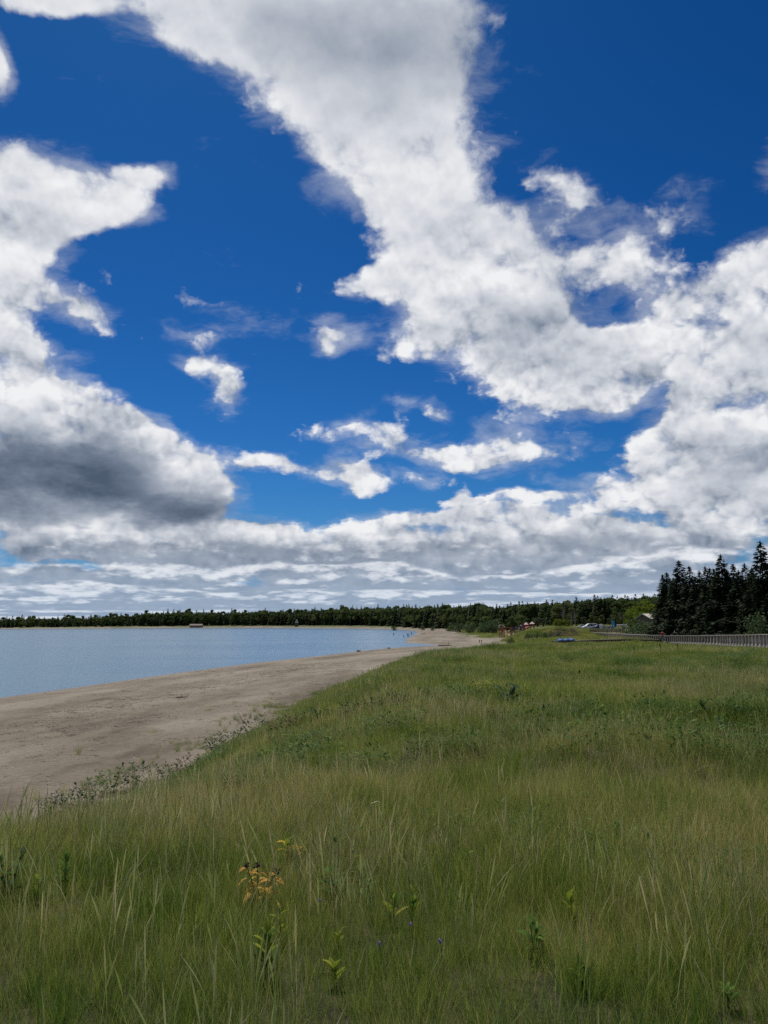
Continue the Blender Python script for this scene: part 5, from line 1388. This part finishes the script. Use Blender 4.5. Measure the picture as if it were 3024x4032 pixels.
for px, py, L_ in ((2437, 3362, "left of two small yellow flowers on the right slope"), (2458, 3360, "right of two small yellow flowers on the right slope"), (2797, 2724, "yellow flower in the tan grass at right, left one"), (2817, 2726, "yellow flower in the tan grass at right, right one"), (2732, 2646, "small yellow flower above the tan grass")):
    g = hit(px, py); flower(px, py, m_yflow, L_, .010 + .0008 * g.y, 14, name="yellow_flower")
# bent straw stem
p = hit(1440, 3300); e = tag(empty("bent_grass_stem", p), "single pale grass stem bent over like a hook in mid slope", "grass stem"); q = MB()
h = .26; q.tube([(0, 0, -.02), (.02, 0, h * .6), (.05, 0, h * .95), (.09, 0, h), (.115, 0, h * .96)], [.004, .005, .006, .006, .003], 5); q.build("stem", m_straw, e)

# ------------------------------------------------------------------ things lying on the beach
m_drift = plain("driftwood", (.13, .105, .080), .9, .35, 6, bump=.4)
def driftwood(px, py, L, rz, label, limbs=2, r_=.05):
    p = hit(px, py); e = tag(empty("driftwood", (p.x, p.y, p.z + r_ * .6), rz), label, "driftwood"); q = MB()
    q.tube([(-L / 2, 0, 0), (-L * .1, L * .04, .02), (L * .25, -.03 * L, .03), (L / 2, .05 * L, .02)], [r_, r_ * .9, r_ * .7, r_ * .3], 7); q.build("log", m_drift, e)
    for i in range(limbs):
        x_ = L * pr.uniform(-.3, .3); q = MB(); q.tube([(x_, 0, 0), (x_ + L * .12, L * pr.uniform(-.1, .1), L * .16), (x_ + L * .10, L * pr.uniform(-.2, .2), L * .30)], [r_ * .6, r_ * .45, r_ * .15], 6); q.build("branch", m_drift, e)
driftwood(718, 2748, 1.0, .4, "forked grey driftwood branch in the middle of the beach")
driftwood(1385, 2688, 1.2, -.5, "curved driftwood root near the edge of the far grass", 3, .07)
driftwood(1752, 2544, 3.6, .1, "dark driftwood log at the tip of the narrow inlet", 1, .18)
driftwood(1668, 2496, 2.6, .3, "small dark driftwood piece on the sand behind the waders", 1, .15)
def stone(px, py, s_, label):
    p = hit(px, py); V_, F_ = [], []
    bm = bmesh.new(); bmesh.ops.create_icosphere(bm, subdivisions=2, radius=s_)
    for v in bm.verts:
        k__ = 1 + .25 * mnoise.noise(v.co / s_ * 1.3 + Vector((px, 0, 0))); v.co = Vector((v.co.x * k__ * 1.3, v.co.y * k__, v.co.z * k__ * .7))
    me = bpy.data.meshes.new("stone"); bm.to_mesh(me); bm.free(); me.materials.append(m_drift if s_ > .3 else m_grey)
    tag(obj("stone", me, None, (p.x, p.y, p.z + s_ * .3)), label, "stone")
stone(1412, 2566, .42, "brown stone at the water's edge on the near side of the inlet")
stone(1531, 2554, .35, "smaller brown stone on the shore right of the first stone")
stone(187, 3057, .05, "tiny pale pebble on the sand at far left")
# seaweed wrack, twigs and pebbles
x, y = sector(14, 120, 1.8, -32, 8)
z, vg, s, dd = land(x, y)
wr = sstep(fbm(s * .16 + 3, y * .05, 4, 71) + (fbm(x * .6, y * .6, 3, 72) - .5) * .35, .52, .64)
k_ = (s > .6) & (vg < .3) & (rng.uniform(size=len(x)) < .12 + .9 * wr)
x, y, z = x[k_], y[k_], z[k_]
def chips(r, n_, rad_):
    V_, F_, T_ = [], [], []
    for _ in range(n_):
        c = Vector((r.normal(0, rad_), r.normal(0, rad_), .004)); a = r.uniform(0, 6.28); L_ = r.uniform(.02, .11); w_ = r.uniform(.005, .022); h_ = r.uniform(.006, .022); d = Vector((math.cos(a), math.sin(a), 0)); n2 = Vector((-d.y, d.x, 0)); b0 = len(V_); t_ = r.uniform()
        V_ += [tuple(c - d * L_ - n2 * w_), tuple(c + d * L_ - n2 * w_), tuple(c + d * L_ + n2 * w_), tuple(c - d * L_ + n2 * w_), tuple(c + Vector((0, 0, h_)))]; T_ += [t_] * 5; F_ += [(b0, b0 + 1, b0 + 4), (b0 + 1, b0 + 2, b0 + 4), (b0 + 2, b0 + 3, b0 + 4), (b0 + 3, b0, b0 + 4)]
    return V_, F_, T_
m_wrack = grass_mat("wrack", [(0, (.035, .028, .020)), (.5, (.075, .058, .040)), (1, (.22, .19, .15))], 0.0)
chv = [variant("wrack_bits", [chips(gr, 14, .22)], m_wrack) for _ in range(4)]
scatter("wrack_debris", "dark twigs, weed and bits washed up in bands along the sand", "debris", np.stack([x, y, z], 1), chv, rng.uniform(.5, 1.5, len(x)), tilt=.02)
# small plants on the open sand
tuft_me = [variant("beach_tuft", [blades(gr, 34, .08, .22, .50, .010, .30, 3, .6)], m_grass).data for _ in range(3)]
herb_me = [variant("beach_herb", [herbs(gr, 60, .20, .26, .085)], m_herb).data for _ in range(3)]
for i, (px, py) in enumerate(((972, 2668), (1033, 2656), (1060, 2655), (1098, 2648), (1136, 2643), (1152, 2641), (1168, 2638), (1186, 2633), (1206, 2630), (1233, 2626), (800, 2712))):
    p = hit(px, py); o = obj("beach_plant", herb_me[i % 3], None, p, (0, 0, pr.uniform(0, 6))); k__ = pr.uniform(.8, 1.5); o.scale = (k__ * 1.4, k__, k__)
    tag(o, ("small dark green plant alone on the open sand near the driftwood" if i > 9 else ORD[i] + " small dark green plant from the left in the sparse row on open sand"), "plant", "small plants on the open sand")
TUFTS = sorted(((308, 2972), (866, 2858), (888, 2884), (905, 2852), (925, 2836), (942, 2850), (962, 2822), (985, 2830), (1002, 2804), (1016, 2838), (1042, 2792), (1060, 2806), (1085, 2780), (560, 3010), (600, 3012), (250, 3130), (620, 2985), (700, 2960), (520, 3030), (460, 3065), (390, 3090), (140, 3150), (330, 3110)))
for i, (px, py) in enumerate(TUFTS):
    p = hit(px, py); o = obj("beach_grass_tuft", tuft_me[i % 3], None, p, (0, 0, pr.uniform(0, 6))); k__ = pr.uniform(.8, 1.35) * (1 if i else 1.2); o.scale = (k__, k__, k__)
    tag(o, ((ORD[i] if i < 20 else ("next to last", "second to last", "last")[i - 20]) + " lone grass tuft from the left on bare sand by the dune edge"), "grass tuft", "grass tufts on the sand")

m_loose = grass_mat("purple_weed", [(0, (.070, .034, .055)), (.5, (.120, .060, .085)), (1, (.10, .11, .045))], .2)
lv = [variant("purple_clump", [herbs(gr, 120, .5, .8, .16)], m_loose) for _ in range(2)]
lp = []
for _ in range(170):
    px = pr.uniform(2165, 2275); y = pr.uniform(213, 224); p = at_y(px, 2490, y); lp.append((p.x, y, ground_z(p.x, y) - .05))
scatter("purple_weeds", "band of dull purple flowering weeds on the right flank of the mound", "weeds", np.array(lp), lv, rng.uniform(.7, 1.2, len(lp)))
rp = []
for _ in range(90):
    px = pr.uniform(2040, 2132); y = pr.uniform(203, 207); p = at_y(px, 2512, y); rp.append((p.x, y, ground_z(p.x, y) - .05))
scatter("pale_reeds", "pale reeds in a short row at the foot of the mound", "reeds", np.array(rp), [variant("reed_clump", [spikes(gr, 10, .35, .7, 1.3, .05)], m_spike)], rng.uniform(.7, 1.1, len(rp)))
